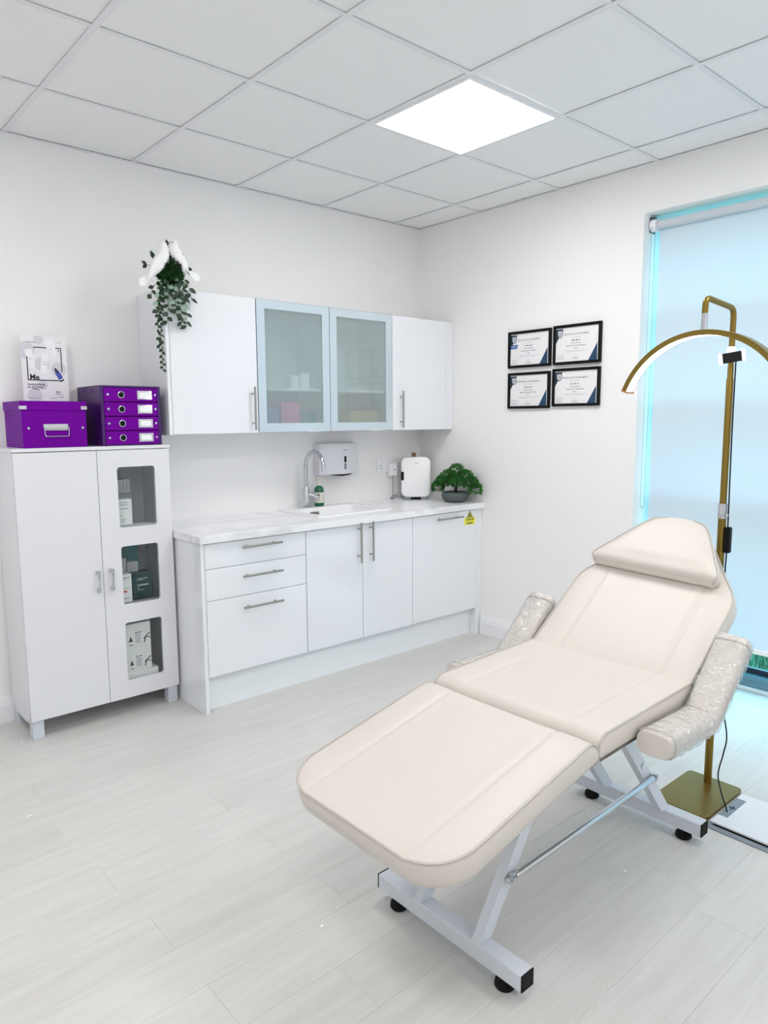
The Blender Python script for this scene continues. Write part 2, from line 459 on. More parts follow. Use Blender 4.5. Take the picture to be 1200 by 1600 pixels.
# skirting boards
def skirting(profile_len, mtx):
    pts = [(0, 0), (0.016, 0), (0.016, 0.085), (0.0125, 0.092), (0.0125, 0.102), (0.008, 0.112), (0.006, 0.124), (0, 0.126)]
    return MB().prism(pts, 0, profile_len, 'y').xf(mtx)
# profile x -> away from wall, 'y' runs along the wall
struct('baseboard_right', skirting(WY0 * -1 - 0.605, Matrix(((-1, 0, 0, 0), (0, -1, 0, -0.605), (0, 0, 1, 0), (0, 0, 0, 1)))), 'trim', 'white moulded skirting board under the certificates')
struct('baseboard_back', skirting(2.95, Matrix(((0, -1, 0, -2.09), (-1, 0, 0, 0), (0, 0, 1, 0), (0, 0, 0, 1)))), 'trim', 'white skirting board beside the tall cabinet')

# ceiling: slab, single tiles, grid bars
ce = struct('ceiling', MB().box(RX - 0.1, WD, RY - 0.1, 0.1, H + 0.06, H + 0.16), 'tile', 'white suspended tile ceiling')
GX = [0.0] + [-(0.247 + 0.6 * k) for k in range(9)]
GY = [0.0] + [-(0.564 + 0.6 * k) for k in range(10)]
PANELS = {(2, 2), (6, 2), (2, 5), (6, 5), (2, 8), (6, 8)}     # cells with a light panel; unseen rows away from the units are added fill
tile_me = MB().box(-0.297, 0.297, -0.297, 0.297, 0.005, 0.022, 0.002).mesh('ceiling_tile', M['tile'])
for i in range(len(GX) - 1):
    for j in range(len(GY) - 1):
        if (i, j) in PANELS: continue
        x0, x1, y0, y1 = GX[i + 1], GX[i], GY[j + 1], GY[j]
        c = ((x0 + x1) / 2, (y0 + y1) / 2, H)
        if i > 0 and j > 0: link_mesh('ceiling_tile', tile_me, ce, c)
        else:
            w, d = (x1 - x0) / 2 - 0.003, (y1 - y0) / 2 - 0.003
            link_mesh('ceiling_tile', MB().box(-w, w, -d, d, 0.005, 0.022, 0.002).mesh('ceiling_tile', M['tile']), ce, c)
for x in GX[1:-1]:
    part('grid_bar', MB().box(x - 0.012, x + 0.012, RY, 0, H, H + 0.002).box(x - 0.001, x + 0.001, RY, 0, H + 0.002, H + 0.04), 'grid', ce)
for y in GY[1:-1]:
    mb = MB()
    for i in range(len(GX) - 1):
        mb.box(GX[i + 1] + 0.0121, GX[i] - 0.0121, y - 0.012, y + 0.012, H + 0.0003, H + 0.0022)
    part('grid_bar', mb, 'grid', ce)
for nm, b in (('wall_angle', (RX, 0, -0.019, 0)), ('wall_angle', (-0.019, 0, RY, -0.019))):
    part(nm, MB().box(b[0], b[1], b[2], b[3], H - 0.001, H + 0.001), 'grid', ce)

# ceiling light panels
lab = {(2, 2): 'bright square light panel set in the ceiling above the kitchen units',
       (6, 2): 'square light panel in the ceiling left of the tall cabinet, out of view',
       (2, 5): 'square light panel in the ceiling over the treatment bed, added out of view for fill', (6, 5): 'square light panel in the ceiling left of the camera, added out of view for fill',
       (2, 8): 'square light panel in the ceiling behind the camera, window side, unseen and added for fill', (6, 8): 'square light panel in the ceiling behind the camera, far from the window, unseen and added for fill'}
for (i, j) in sorted(PANELS):
    cx, cy = (GX[i] + GX[i + 1]) / 2, (GY[j] + GY[j + 1]) / 2
    t = thing('ceiling_light', (cx, cy, H), lab[(i, j)], 'light', 'ceiling light panels')
    fr = MB()
    a, b2 = 0.288, 0.276
    for q in ((-a, a, -a, -b2), (-a, a, b2, a), (-a, -b2, -b2, b2), (b2, a, -b2, b2)):
        fr.box(cx + q[0], cx + q[1], cy + q[2], cy + q[3], H - 0.006, H + 0.02)
    part('panel_frame', fr, 'white', t)
    part('diffuser', MB().box(cx - b2, cx + b2, cy - b2, cy + b2, H - 0.004, H + 0.004), 'panel', t, label='glowing white diffuser')

# ------------------------------------------------------------------ window, blind, outside
wn = bpy.data.objects.new('window_1', None); COL.objects.link(wn); wn.location = (0.2, (WY0 + WY1) / 2, 0)
tag(wn, 'tall tinted window down to the floor behind the roller blind', None, None, 'structure')
FX0, FX1 = 0.285, 0.345
part('bottom_rail', MB().box(FX0 - 0.02, FX1, WY1, WY0, 0.018, 0.082, 0.003).box(FX0 - 0.0215, FX0 - 0.019, WY1, WY0, 0.056, 0.058), 'winframe', wn)
part('glazing_bead', MB().box(FX0 + 0.025, FX1 - 0.01, WY1, WY0, 0.082, 0.112), 'gasket', wn)
part('top_rail', MB().box(FX0, FX1, WY1, WY0, WZ1 - 0.06, WZ1, 0.003), 'winframe', wn)
for y, hw_ in ((WY0 - 0.008, 0.008), (-3.0, 0.025), (WY1 + 0.008, 0.008)):
    part('mullion', MB().box(FX0, FX1, y - hw_, y + hw_, 0.112, WZ1 - 0.06, 0.003), 'winframe', wn)
for z in (2.0, 1.52, 1.02):
    part('transom', MB().box(0.215, FX1, WY1, WY0, z - 0.03, z + 0.03, 0.003), 'winframe', wn)
for (ya, yb) in ((WY0 - 0.016, -2.975), (-3.025, WY1 + 0.016)):
    for (za, zb) in ((0.112, 0.99), (1.05, 1.49), (1.55, 1.97), (2.03, WZ1 - 0.06)):
        part('pane', MB().box(0.318, 0.324, yb, ya, za, zb), 'win_glass', wn)
struct('trim_2', MB().box(0.252, 0.266, WY1, WY0, 0, 0.022, 0.003), 'trim', 'thin white strip at the foot of the window frame')

BX, BZ = 0.075, 2.468
bl = thing('roller_blind', (BX, (WY0 + WY1) / 2, BZ), 'white translucent roller blind pulled down over the tall window', 'blind')
BY0, BY1 = -1.735, -4.26
part('roller_tube', MB().cyl((BX, BY0, BZ), (BX, BY1, BZ), 0.022, n=24), 'blind', bl, True)
fab = MB().box(BX + 0.0205, BX + 0.0215, BY1, BY0, 0.285, BZ)
part('fabric', fab, 'blind', bl)
part('hem_bar', MB().box(BX + 0.014, BX + 0.028, BY1, BY0, 0.262, 0.288, 0.004, 2), 'white', bl)
part('bracket', MB().box(BX - 0.02, BX + 0.035, WY0 - 0.004, WY0 - 0.0005, BZ - 0.035, BZ + 0.045, 0.001).box(BX - 0.01, BX + 0.02, WY0 - 0.02, WY0 - 0.003, BZ + 0.028, BZ + 0.045), 'dark_edge', bl)
part('chain_wheel', MB().cyl((BX, WY0 - 0.006, BZ), (BX, BY0 + 0.002, BZ), 0.032, n=28).cyl((BX, WY0 - 0.012, BZ), (BX, WY0 - 0.02, BZ), 0.026, n=20), 'white_gloss', bl, True)
ch = MB(); ZC0, ZC1 = 0.985, BZ
pth = [(BX - 0.03, WY0 - 0.018, ZC1 - k * 0.012) for k in range(int((ZC1 - ZC0) / 0.012))]
nb = len(pth)
for k in range(9):
    a = PI * k / 8
    pth.append((BX - 0.03 + 0.02 * (1 - math.cos(a)), WY0 - 0.018, ZC0 - 0.03 * math.sin(a)))
pth += [(BX + 0.012, WY0 - 0.018, ZC0 + k * 0.012) for k in range(1, int((ZC1 - ZC0) / 0.012))]
for p in pth:
    r = 0.0026
    ch.add([(p[0] + r, p[1], p[2]), (p[0] - r, p[1], p[2]), (p[0], p[1] + r, p[2]), (p[0], p[1] - r, p[2]), (p[0], p[1], p[2] + r), (p[0], p[1], p[2] - r)],
           [(0, 2, 4), (2, 1, 4), (1, 3, 4), (3, 0, 4), (2, 0, 5), (1, 2, 5), (3, 1, 5), (0, 3, 5)])
ch.tube(pth, 0.0009, 4)
part('bead_chain', ch, 'floorgrey', bl)

lw = struct('lawn', MB().box(0.42, 14, -12, 6, -0.12, -0.06), 'grass', 'grass outside the window')
bl_mb = MB()
for k in range(5200):
    x, y = 0.44 + random.random() ** 1.5 * 2.2, random.uniform(-4.2, -1.6)
    h, a, w = random.uniform(0.05, 0.13), random.uniform(0, 2 * PI), 0.004
    dx, dy = random.uniform(-0.04, 0.04), random.uniform(-0.04, 0.04)
    bl_mb.add([(x - w * math.cos(a), y - w * math.sin(a), -0.065), (x + w * math.cos(a), y + w * math.sin(a), -0.065), (x + dx, y + dy, -0.065 + h)], [(0, 1, 2)])
o = link_mesh('grass_blades', bl_mb.mesh('grass_blades', M['grass'])); tag(o, 'green grass growing right outside the window pane', 'grass', None, 'stuff')

# ================================================================== KITCHEN UNITS
DF, DB = -0.60, -0.582      # door face, door back
def bar_handle(parent, c, length, axis, face, out=0.032, r=0.006):
    """T-bar handle in front of a face at y = face"""
    mb = MB(); y = face - out
    if axis == 'x':
        mb.cyl((c[0] - length / 2, y, c[1]), (c[0] + length / 2, y, c[1]), r, n=12)
        for s in (-1, 1):
            mb.cyl((c[0] + s * length * 0.34, y, c[1]), (c[0] + s * length * 0.34, face, c[1]), 0.0045, n=10)
    else:
        mb.cyl((c[0], y, c[1] - length / 2), (c[0], y, c[1] + length / 2), r, n=12)
        for s in (-1, 1):
            mb.cyl((c[0], y, c[1] + s * length * 0.34), (c[0], face, c[1] + s * length * 0.34), 0.0045, n=10)
    return part('handle', mb, 'nickel', parent, True, label='brushed metal bar handle')

def carcass(x0, x1, y0, y1, z0, z1, t=0.018, shelves=()):
    mb = MB().box(x0, x0 + t, y0, y1, z0, z1).box(x1 - t, x1, y0, y1, z0, z1).box(x0 + t, x1 - t, y0, y1, z0, z0 + t)
    mb.box(x0 + t, x1 - t, y0, y1, z1 - t, z1).box(x0 + t, x1 - t, y1 - 0.008, y1, z0 + t, z1 - t)
    for z in shelves: mb.box(x0 + t, x1 - t, y0 + 0.02, y1 - 0.008, z, z + 0.016)
    return mb

G = 0.0016
# drawer unit
t = thing('drawer_unit', (-1.737, -0.3, 0.17), 'gloss white base unit with three stacked drawers at the left end', 'cabinet', 'base units')
part('carcass', carcass(-2.037, -1.438, -0.581, -0.03, 0.17, 0.862), 'satin', t)
for (z0, z1, hz) in ((0.733, 0.858, 0.826), (0.574, 0.7305, 0.676), (0.186, 0.5715, 0.515)):
    d = part('drawer_front', MB().box(-2.034, -1.438 - G, DF, DB, z0, z1, 0.0015), 'gloss', t)
    bar_handle(d, (-1.725, hz), 0.235, 'x', DF)
part('end_panel', MB().box(-2.057, -2.0375, -0.602, -0.02, 0.0, 0.862, 0.001), 'gloss', t)
# sink unit with two doors
t = thing('sink_base_unit', (-1.038, -0.3, 0.17), 'gloss white base unit with two doors under the sink', 'cabinet', 'base units')
part('carcass', MB().box(-1.437, -1.419, -0.581, -0.03, 0.17, 0.862).box(-0.658, -0.64, -0.581, -0.03, 0.17, 0.862).box(-1.419, -0.658, -0.581, -0.03, 0.17, 0.188), 'satin', t)
d = part('door', MB().box(-1.437 + G, -1.040 - G, DF, DB, 0.186, 0.858, 0.0015), 'gloss', t); bar_handle(d, (-1.075, 0.757), 0.232, 'z', DF)
d = part('door', MB().box(-1.040 + G, -0.641 - G, DF, DB, 0.186, 0.858, 0.0015), 'gloss', t); bar_handle(d, (-0.985, 0.757), 0.232, 'z', DF)
# bin unit
t = thing('waste_bin_unit', (-0.345, -0.3, 0.17), 'gloss white base unit with one door and a yellow clinical waste sticker', 'cabinet', 'base units')
part('carcass', carcass(-0.639, -0.052, -0.581, -0.03, 0.17, 0.862), 'satin', t)
d = part('door', MB().box(-0.641 + G, -0.053, DF, DB, 0.186, 0.858, 0.0015), 'gloss', t); bar_handle(d, (-0.335, 0.826), 0.235, 'x', DF)
part('filler_panel', MB().box(-0.0515, -0.001, -0.598, -0.525, 0.0, 0.862, 0.001), 'gloss', t)
# plinth
single('plinth_board', MB().box(-2.036, -0.052, -0.545, -0.53, 0.0, 0.168), 'plinth', 'long white plinth board along the floor under the base units', 'plinth')
# worktop with the cut-out for the sink
SX0, SX1, SY0, SY1 = -1.262, -0.704, -0.485, -0.045
wt = MB()
WX0, WX1, WYA, WYB, WZA, WZB = -2.068, -0.001, -0.622, -0.001, 0.864, 0.902
wt.box(WX0, SX0 + 0.02, WYA, WYB, WZA, WZB, 0.002).box(SX1 - 0.02, WX1, WYA, WYB, WZA, WZB, 0.002)
wt.box(SX0 + 0.0199, SX1 - 0.0199, WYA, SY0 + 0.02, WZA, WZB - 0.00001).box(SX0 + 0.0199, SX1 - 0.0199, SY1 - 0.02, WYB, WZA, WZB - 0.00001)
single('worktop', wt, 'marble', 'white marble effect worktop running over the base units', 'worktop')

# warning sticker on the bin unit
st = thing('waste_sticker', (-0.125, DF, 0.80), 'yellow triangle and text sticker reading Clinical waste on the right base door', 'sticker')
X, Zs = (1, 0, 0), (0, 0, 1)
O = (-0.122, DF - 0.0006, 0.790)
part('sticker_sheet', quad_on(quad_on(MB(), O, X, Zs, [(-0.052, -0.028), (0.052, -0.028), (0.052, 0.02), (-0.052, 0.02)]), O, X, Zs, [(-0.031, 0.02), (0.031, 0.02), (0, 0.066)]), 'yellow', st)
O2 = (-0.122, DF - 0.0010, 0.790)
tri = MB()
outer = [(-0.029, 0.0215), (0.029, 0.0215), (0, 0.065)]; inner = [(-0.020, 0.0265), (0.020, 0.0265), (0, 0.0555)]
for i in range(3):
    quad_on(tri, O2, X, Zs, [outer[i], outer[(i + 1) % 3], inner[(i + 1) % 3], inner[i]])
for a in (0.75, -0.75):                                 # crossed bars
    c, s_ = math.cos(a), math.sin(a)
    quad_on(tri, O2, X, Zs, [(p * c - q * s_, 0.0365 + p * s_ + q * c) for p, q in ((-0.0115, -0.003), (0.0115, -0.003), (0.0115, 0.003), (-0.0115, 0.003))])
part('warning_symbol', tri, 'ink', st)
part('sticker_text', text_mb('Clinical', 0.026, (-0.122, DF - 0.0010, 0.7985), X, Zs, bold=0.0006).add(*(lambda m: (m.v, m.f))(text_mb('waste', 0.026, (-0.122, DF - 0.0010, 0.774), X, Zs, bold=0.0006))), 'ink', st)

# sink, tap, soap
t = thing('kitchen_sink', (-0.983, -0.265, 0.902), 'white rectangular inset sink in the worktop', 'sink')
Zr = 0.912
bx0, bx1, by0, by1, bz = -1.215, -0.752, -0.452, -0.135, 0.74
rim = MB()
o_ = rrect(SX0, SX1, SY0, SY1, 0.02, 4); i_ = rrect(bx0, bx1, by0, by1, 0.035, 4); n_ = len(o_)
ring = lambda pts, z: [(p[0], p[1], z) for p in pts]
i2 = rrect(bx0 + 0.02, bx1 - 0.02, by0 + 0.02, by1 - 0.02, 0.03, 4)
rim.loft([ring(o_, 0.9023), ring(o_, Zr - 0.002), ring(rrect(SX0 + 0.003, SX1 - 0.003, SY0 + 0.003, SY1 - 0.003, 0.018, 4), Zr),
          ring(rrect(bx0 - 0.004, bx1 + 0.004, by0 - 0.004, by1 + 0.004, 0.037, 4), Zr), ring(i_, Zr - 0.004), ring(i2, bz), ring([(p[0] * 0.02 + -0.98, p[1] * 0.02 - 0.29) for p in i2], bz - 0.004)], cap=False)
part('basin', rim, 'sink', t, True, 0.7)
part('overflow', MB().box(-1.078, -1.012, by1 - 0.008, by1 + 0.004, 0.868, 0.888, 0.002).box(-1.068, -1.022, by1 - 0.0095, by1 - 0.006, 0.872, 0.884), 'nickel', t)
part('drain', MB().cyl((-0.98, -0.295, bz - 0.004), (-0.98, -0.295, bz + 0.003), 0.045, n=24), 'chrome', t, True)

TX, TY = -1.072, -0.09
t = thing('kitchen_tap', (TX, TY, Zr), 'chrome swan neck tap behind the sink', 'tap')
part('tap_body', MB().lathe([(0.026, 0), (0.026, 0.006), (0.021, 0.012), (0.021, 0.115), (0.017, 0.128), (0.0115, 0.134)], (TX, TY, Zr), 24), 'chrome', t, True)
sp = [(TX, TY, Zr + 0.12), (TX, TY, 1.165)]
for k in range(1, 17):
    a = PI * 0.94 * k / 16
    sp.append((TX, TY - 0.093 * (1 - math.cos(a)), 1.165 + 0.098 * math.sin(a)))
sp.append((TX, sp[-1][1] - 0.003, sp[-1][2] - 0.03))
part('spout', MB().tube(sp, 0.013, 16), 'chrome', t, True)
part('aerator', MB().cyl(sp[-2], (sp[-1][0], sp[-1][1], sp[-1][2] - 0.006), 0.0135, n=16), 'chrome', t, True)
part('lever', MB().cyl((TX, TY, 1.0), (TX + 0.035, TY - 0.018, 0.985), 0.014, n=16).cyl((TX + 0.028, TY - 0.014, 0.99), (TX + 0.062, TY - 0.034, 0.972), 0.0165, 0.013, 16), 'chrome', t, True)

BXs, BYs = -0.962, -0.075
t = thing('soap_bottle', (BXs, BYs, Zr), 'green pump soap bottle with a pale label behind the tap', 'bottle')
part('bottle_body', MB().lathe([(0.028, 0), (0.031, 0.004), (0.031, 0.1), (0.027, 0.118), (0.014, 0.128), (0.0135, 0.134)], (BXs, BYs, Zr), 28), 'bottle', t, True)
lb = MB()
for k in range(18):
    a0, a1 = math.radians(-235 + k * 10), math.radians(-235 + (k + 1) * 10)
    lb.add([(BXs + 0.0316 * math.cos(a), BYs + 0.0316 * math.sin(a), Zr + z) for a, z in ((a0, 0.022), (a1, 0.022), (a1, 0.088), (a0, 0.088))], [(0, 1, 2, 3)])
lbl = part('label', lb, 'cream', t, True)
lp = MB()
for (z, w, hh) in ((0.073, 24, 0.004), (0.062, 18, 0.0015), (0.054, 22, 0.0015), (0.040, 12, 0.0015)):
    for k in range(w // 4):
        a0, a1 = math.radians(-128 - w / 2 + k * 4), math.radians(-128 - w / 2 + (k + 1) * 4)
        lp.add([(BXs + 0.032 * math.cos(a), BYs + 0.032 * math.sin(a), Zr + zz) for a, zz in ((a0, z - hh), (a1, z - hh), (a1, z + hh), (a0, z + hh))], [(0, 1, 2, 3)])
part('label_print', lp, 'ink', lbl)
part('pump', MB().lathe([(0.0155, 0), (0.0155, 0.016), (0.011, 0.02), (0.009, 0.034), (0.011, 0.037), (0.011, 0.052), (0.006, 0.055)], (BXs, BYs, Zr + 0.13), 20)
     .box(BXs - 0.005, BXs + 0.005, BYs - 0.034, BYs, Zr + 0.17, Zr + 0.18, 0.002), 'cream', t, True)

# hand towel dispenser
t = thing('towel_dispenser', (-0.78, 0, 1.105), 'white wall mounted paper towel dispenser above the worktop', 'dispenser')
dp = []
DX0, DX1 = -0.945, -0.625
def dcurve(z, k):
    pts = [(DX0, -0.004, z)]
    for i in range(13):
        u = i / 12; x = DX0 + (DX1 - DX0) * u
        pts.append((x, -(0.062 + 0.038 * math.sin(PI * u)) * k, z + 0.0))
    pts.append((DX1, -0.004, z)); return pts
part('cover', MB().loft([dcurve(1.105, 0.96), dcurve(1.115, 1.0), dcurve(1.29, 1.0), dcurve(1.303, 0.93)]), 'satin', t, True, 0.5)
part('towel_slot', MB().prism([(-0.865, 1.1055), (-0.845, 1.099), (-0.79, 1.094), (-0.735, 1.097), (-0.70, 1.1055)], -0.0955, -0.03, 'y'), 'black', t)
part('level_window', MB().prism(rrect(-0.774, -0.758, 1.18, 1.222, 0.006), -0.1015, -0.097, 'y'), 'black', t)
part('key_lock', MB().prism(rrect(-0.774, -0.758, 1.135, 1.176, 0.006), -0.1012, -0.097, 'y').cyl((-0.766, -0.104, 1.15), (-0.766, -0.099, 1.15), 0.005, n=12), 'floorgrey', t)
part('brand_mark', MB().box(-0.782, -0.75, -0.1006, -0.099, 1.258, 1.263), 'ink_grey', t)

# wall socket with plug-in adapter
t = thing('wall_socket', (-0.345, 0, 1.135), 'white double wall socket beside the mini fridge', 'socket')
part('plate', MB().box(-0.42, -0.27, -0.009, -0.0005, 1.092, 1.18, 0.003, 2), 'white', t)
hl = MB()
for sx in (-0.382, -0.308):
    hl.box(sx - 0.003, sx + 0.003, -0.0096, -0.009, 1.131, 1.14)
    hl.box(sx - 0.014, sx - 0.008, -0.0096, -0.009, 1.113, 1.118).box(sx + 0.008, sx + 0.014, -0.0096, -0.009, 1.113, 1.118)
part('socket_holes', hl, 'ink', t)['kind'] = 'stuff'
for sx in (-0.365, -0.325):
    part('switch', MB().box(sx - 0.006, sx + 0.006, -0.0125, -0.009, 1.152, 1.17, 0.001), 'white_gloss', t)
t = thing('plug_adapter', (-0.29, -0.01, 1.07), 'white plug adapter pushed into the right half of the wall socket', 'adapter')
part('adapter_body', MB().box(-0.325, -0.262, -0.05, -0.0102, 1.065, 1.152, 0.006, 2), 'white', t)
part('adapter_mark', MB().box(-0.3, -0.28, -0.0506, -0.0498, 1.105, 1.111), 'ink_grey', t)
part('adapter_lead', MB().tube(fillet([(-0.29, -0.03, 1.066), (-0.29, -0.032, 0.98), (-0.31, -0.05, 0.915), (-0.325, -0.06, 0.906)], 0.03), 0.0028, 8), 'floorgrey', t, True)
for k in range(2):
    part('coiled_lead', MB().tube([(-0.325 + 0.02 * math.cos(a) * (1 + 0.2 * k), -0.075 + 0.016 * math.sin(a), 0.906 + 0.004 * k + 0.012 * (1 + math.cos(a))) for a in [2 * PI * q / 20 for q in range(20)]], 0.0026, 8, closed=True), 'floorgrey', t, True)

# mini fridge (turned towards the room)
FR = math.radians(-41)
t = thing('mini_fridge', (-0.172, -0.135, 0.902), 'small white rounded mini fridge in the worktop corner', 'fridge', rz=FR)
def fpart(name, mb, m, smooth=True, label=None, ang=0.6): return part(name, mb, m, t, smooth, ang, label, world=False)
W2, D2, HF = 0.101, 0.075, 0.295
def rrz(x, z0, z1, r): return rrect(-x, x, z0, z1, r, 7)
rings = []
for (y, k) in ((D2 - 0.002, -0.012), (D2 - 0.014, 0), (-D2 + 0.022, 0)):
    rings.append([(p[0], y, p[1]) for p in rrz(W2 + k, 0.018 - k, HF + k, 0.042)])
fpart('body', MB().loft(rings), 'white_gloss')
rings = []
for (y, k) in ((-D2 + 0.019, -0.002), (-D2 + 0.004, 0.0), (-D2 - 0.004, -0.004), (-D2 - 0.008, -0.013)):
    rings.append([(p[0], y, p[1]) for p in rrz(W2 + k, 0.018 - k, HF + k, 0.042)])
dr = fpart('door', MB().loft(rings), 'white_gloss')
part('door_catch', MB().box(-W2 - 0.002, -W2 + 0.018, -D2 - 0.0105, -D2 + 0.012, 0.135, 0.195, 0.003), 'black', dr, False, world=False)
part('door_mark', MB().box(-0.012, 0.016, -D2 - 0.0086, -D2 - 0.0076, 0.252, 0.2555), 'ink_grey', dr, world=False)
for sx in (-0.06, 0.06): fpart('foot', MB().box(sx - 0.025, sx + 0.025, -D2 - 0.002, D2 - 0.02, 0, 0.024, 0.003), 'floorgrey', False)
fpart('base_vent', MB().box(-0.034, 0.034, -D2 + 0.004, D2 - 0.03, 0.002, 0.022), 'black', False)
hp = [(-0.012, 0.045, HF - 0.004), (-0.012, 0.042, HF + 0.022), (-0.012, -0.042, HF + 0.022), (-0.012, -0.045, HF - 0.004)]
hm = MB(); hh = fillet(hp, 0.015, 5)
hm.loft([[(p.x - 0.013, p.y, p.z - 0.002), (p.x + 0.013, p.y, p.z - 0.002), (p.x + 0.013, p.y, p.z + 0.003), (p.x - 0.013, p.y, p.z + 0.003)] for p in hh])
fpart('carry_handle', hm, 'tan', True)

# bonsai in a slate pot
PXB, PYB, PZB = -0.118, -0.462, 0.902
t = thing('potted_bonsai', (PXB, PYB, PZB), 'artificial bonsai with dense green foliage in a round slate grey pot', 'plant')
part('pot', MB().lathe([(0.052, 0), (0.068, 0.005), (0.084, 0.024), (0.091, 0.045), (0.089, 0.062), (0.083, 0.068), (0.079, 0.066), (0.076, 0.057), (0.001, 0.055)], (PXB, PYB, PZB), 40), 'pot', t, True)
part('trunk', MB().tube([(PXB + 0.012, PYB + 0.005, PZB + 0.05), (PXB + 0.008, PYB, PZB + 0.09), (PXB + 0.016, PYB - 0.006, PZB + 0.13), (PXB + 0.01, PYB - 0.006, PZB + 0.19)], [0.013, 0.010, 0.009, 0.005], 10)
     .tube([(PXB + 0.01, PYB, PZB + 0.1), (PXB - 0.02, PYB + 0.06, PZB + 0.13), (PXB - 0.03, PYB + 0.10, PZB + 0.12)], [0.006, 0.005, 0.003], 8)
     .tube([(PXB + 0.012, PYB, PZB + 0.11), (PXB + 0.03, PYB - 0.06, PZB + 0.13), (PXB + 0.045, PYB - 0.12, PZB + 0.10)], [0.006, 0.005, 0.003], 8), 'trunk', t, True)
rnd = random.Random(3)
fo = MB()
clumps = [((0.008, -0.005, 0.200), 0.056, 0.056), ((-0.012, 0.045, 0.165), 0.060, 0.050), ((0.022, -0.060, 0.165), 0.062, 0.052), ((-0.03, 0.085, 0.13), 0.050, 0.044),
          ((-0.045, 0.115, 0.095), 0.040, 0.044), ((0.035, -0.105, 0.13), 0.054, 0.046), ((0.045, -0.140, 0.09), 0.044, 0.048), ((0.0, 0.0, 0.155), 0.055, 0.034), ((-0.06, 0.02, 0.14), 0.044, 0.036), ((-0.03, -0.06, 0.135), 0.050, 0.040)]
for (c, rh, rv) in clumps:
    for k in range(620):
        z = rnd.uniform(-0.6, 1); a = rnd.uniform(0, 2 * PI); q = math.sqrt(max(0, 1 - z * z)); rad = rnd.uniform(0.65, 1.0)
        d = Vector((q * math.cos(a), q * math.sin(a), z))
        p = Vector((PXB + c[0] + d.x * rh * rad, PYB + c[1] + d.y * rh * rad, PZB + c[2] + d.z * rv * rad))
        if p.x > -0.015: p.x = -0.015 - rnd.random() * 0.01
        dd = (d + Vector((rnd.uniform(-.6, .6), rnd.uniform(-.6, .6), rnd.uniform(-.3, .6)))).normalized()
        if p.x > -0.03: dd.x = -abs(dd.x)
        sd = dd.orthogonal().normalized(); sd = (Matrix.Rotation(rnd.uniform(0, PI), 3, dd) @ sd)
        ln = rnd.uniform(0.010, 0.017); w = ln * 0.30
        fo.add([p, p + dd * ln * 0.5 + sd * w, p + dd * ln, p + dd * ln * 0.5 - sd * w], [(0, 1, 2, 3)])
o = part('foliage', fo, 'bonsai', t); o['kind'] = 'stuff'

# ------------------------------------------------------------------ wall units
WF, WB_, UZ0, UZ1 = -0.322, -0.304, 1.386, 2.102
def wall_unit(x0, x1, label, solid=True, hx=None, shelves=(1.62,)):
    t = thing('wall_unit', ((x0 + x1) / 2, -0.15, UZ0), label, 'cabinet', 'wall units')
    part('carcass', carcass(x0 + 0.0005, x1 - 0.0005, WB_ + 0.001, -0.001, UZ0, UZ1, 0.016, shelves), 'satin', t)
    if solid:
        d = part('door', MB().box(x0 + G, x1 - G, WF, WB_, UZ0, UZ1, 0.0015), 'gloss', t)
        bar_handle(d, (hx, 1.518), 0.232, 'z', WF)
    else:
        fr = 0.052
        f = MB().box(x0 + G, x0 + fr, WF, WB_, UZ0 + 0.004, UZ1).box(x1 - fr, x1 - G, WF, WB_, UZ0 + 0.004, UZ1)
        f.box(x0 + fr, x1 - fr, WF, WB_, UZ0 + 0.004, UZ0 + fr).box(x0 + fr, x1 - fr, WF, WB_, UZ1 - 0.046, UZ1)
        d = part('door_frame', f, 'alu', t, label='pale aluminium door frame')
        part('glass_panel', MB().box(x0 + fr + 0.0005, x1 - fr - 0.0005, WF + 0.004, WF + 0.008, UZ0 + fr + 0.0005, UZ1 - 0.0465), 'frosted', d, label='frosted glass')
        e = MB()
        e.box(x0 + 0.0002, x0 + G, WF + 0.001, WB_, UZ0 + 0.004, UZ1).box(x1 - G, x1 - 0.0002, WF + 0.001, WB_, UZ0 + 0.004, UZ1).box(x0 + G, x1 - G, WF + 0.001, WB_, UZ1, UZ1 + 0.0015)
        part('frame_edge', e, 'dark_edge', d)
        part('grip_lip', MB().box((x0 + x1) / 2 + 0.07, x1 - 0.09, WF - 0.004, WB_, UZ0 + 0.0005, UZ0 + 0.0038), 'white', d)
    return t
t = wall_unit(-2.038, -1.5395, 'gloss white wall unit with one plain door under the ivy garland', True, -1.577)
part('end_panel', MB().box(-2.057, -2.0385, -0.322, -0.001, UZ0 - 0.004, UZ1, 0.001), 'gloss', t)
wall_unit(-1.5385, -1.0475, 'wall unit with frosted glass door, left of the glazed pair', False)
wall_unit(-1.0465, -0.5555, 'wall unit with frosted glass door, right of the glazed pair', False)
t = wall_unit(-0.5545, -0.0635, 'gloss white wall unit with one plain door in the room corner', True, -0.487)
part('filler_panel', MB().box(-0.0625, -0.001, -0.320, -0.30, UZ0, UZ1, 0.001), 'gloss', t)

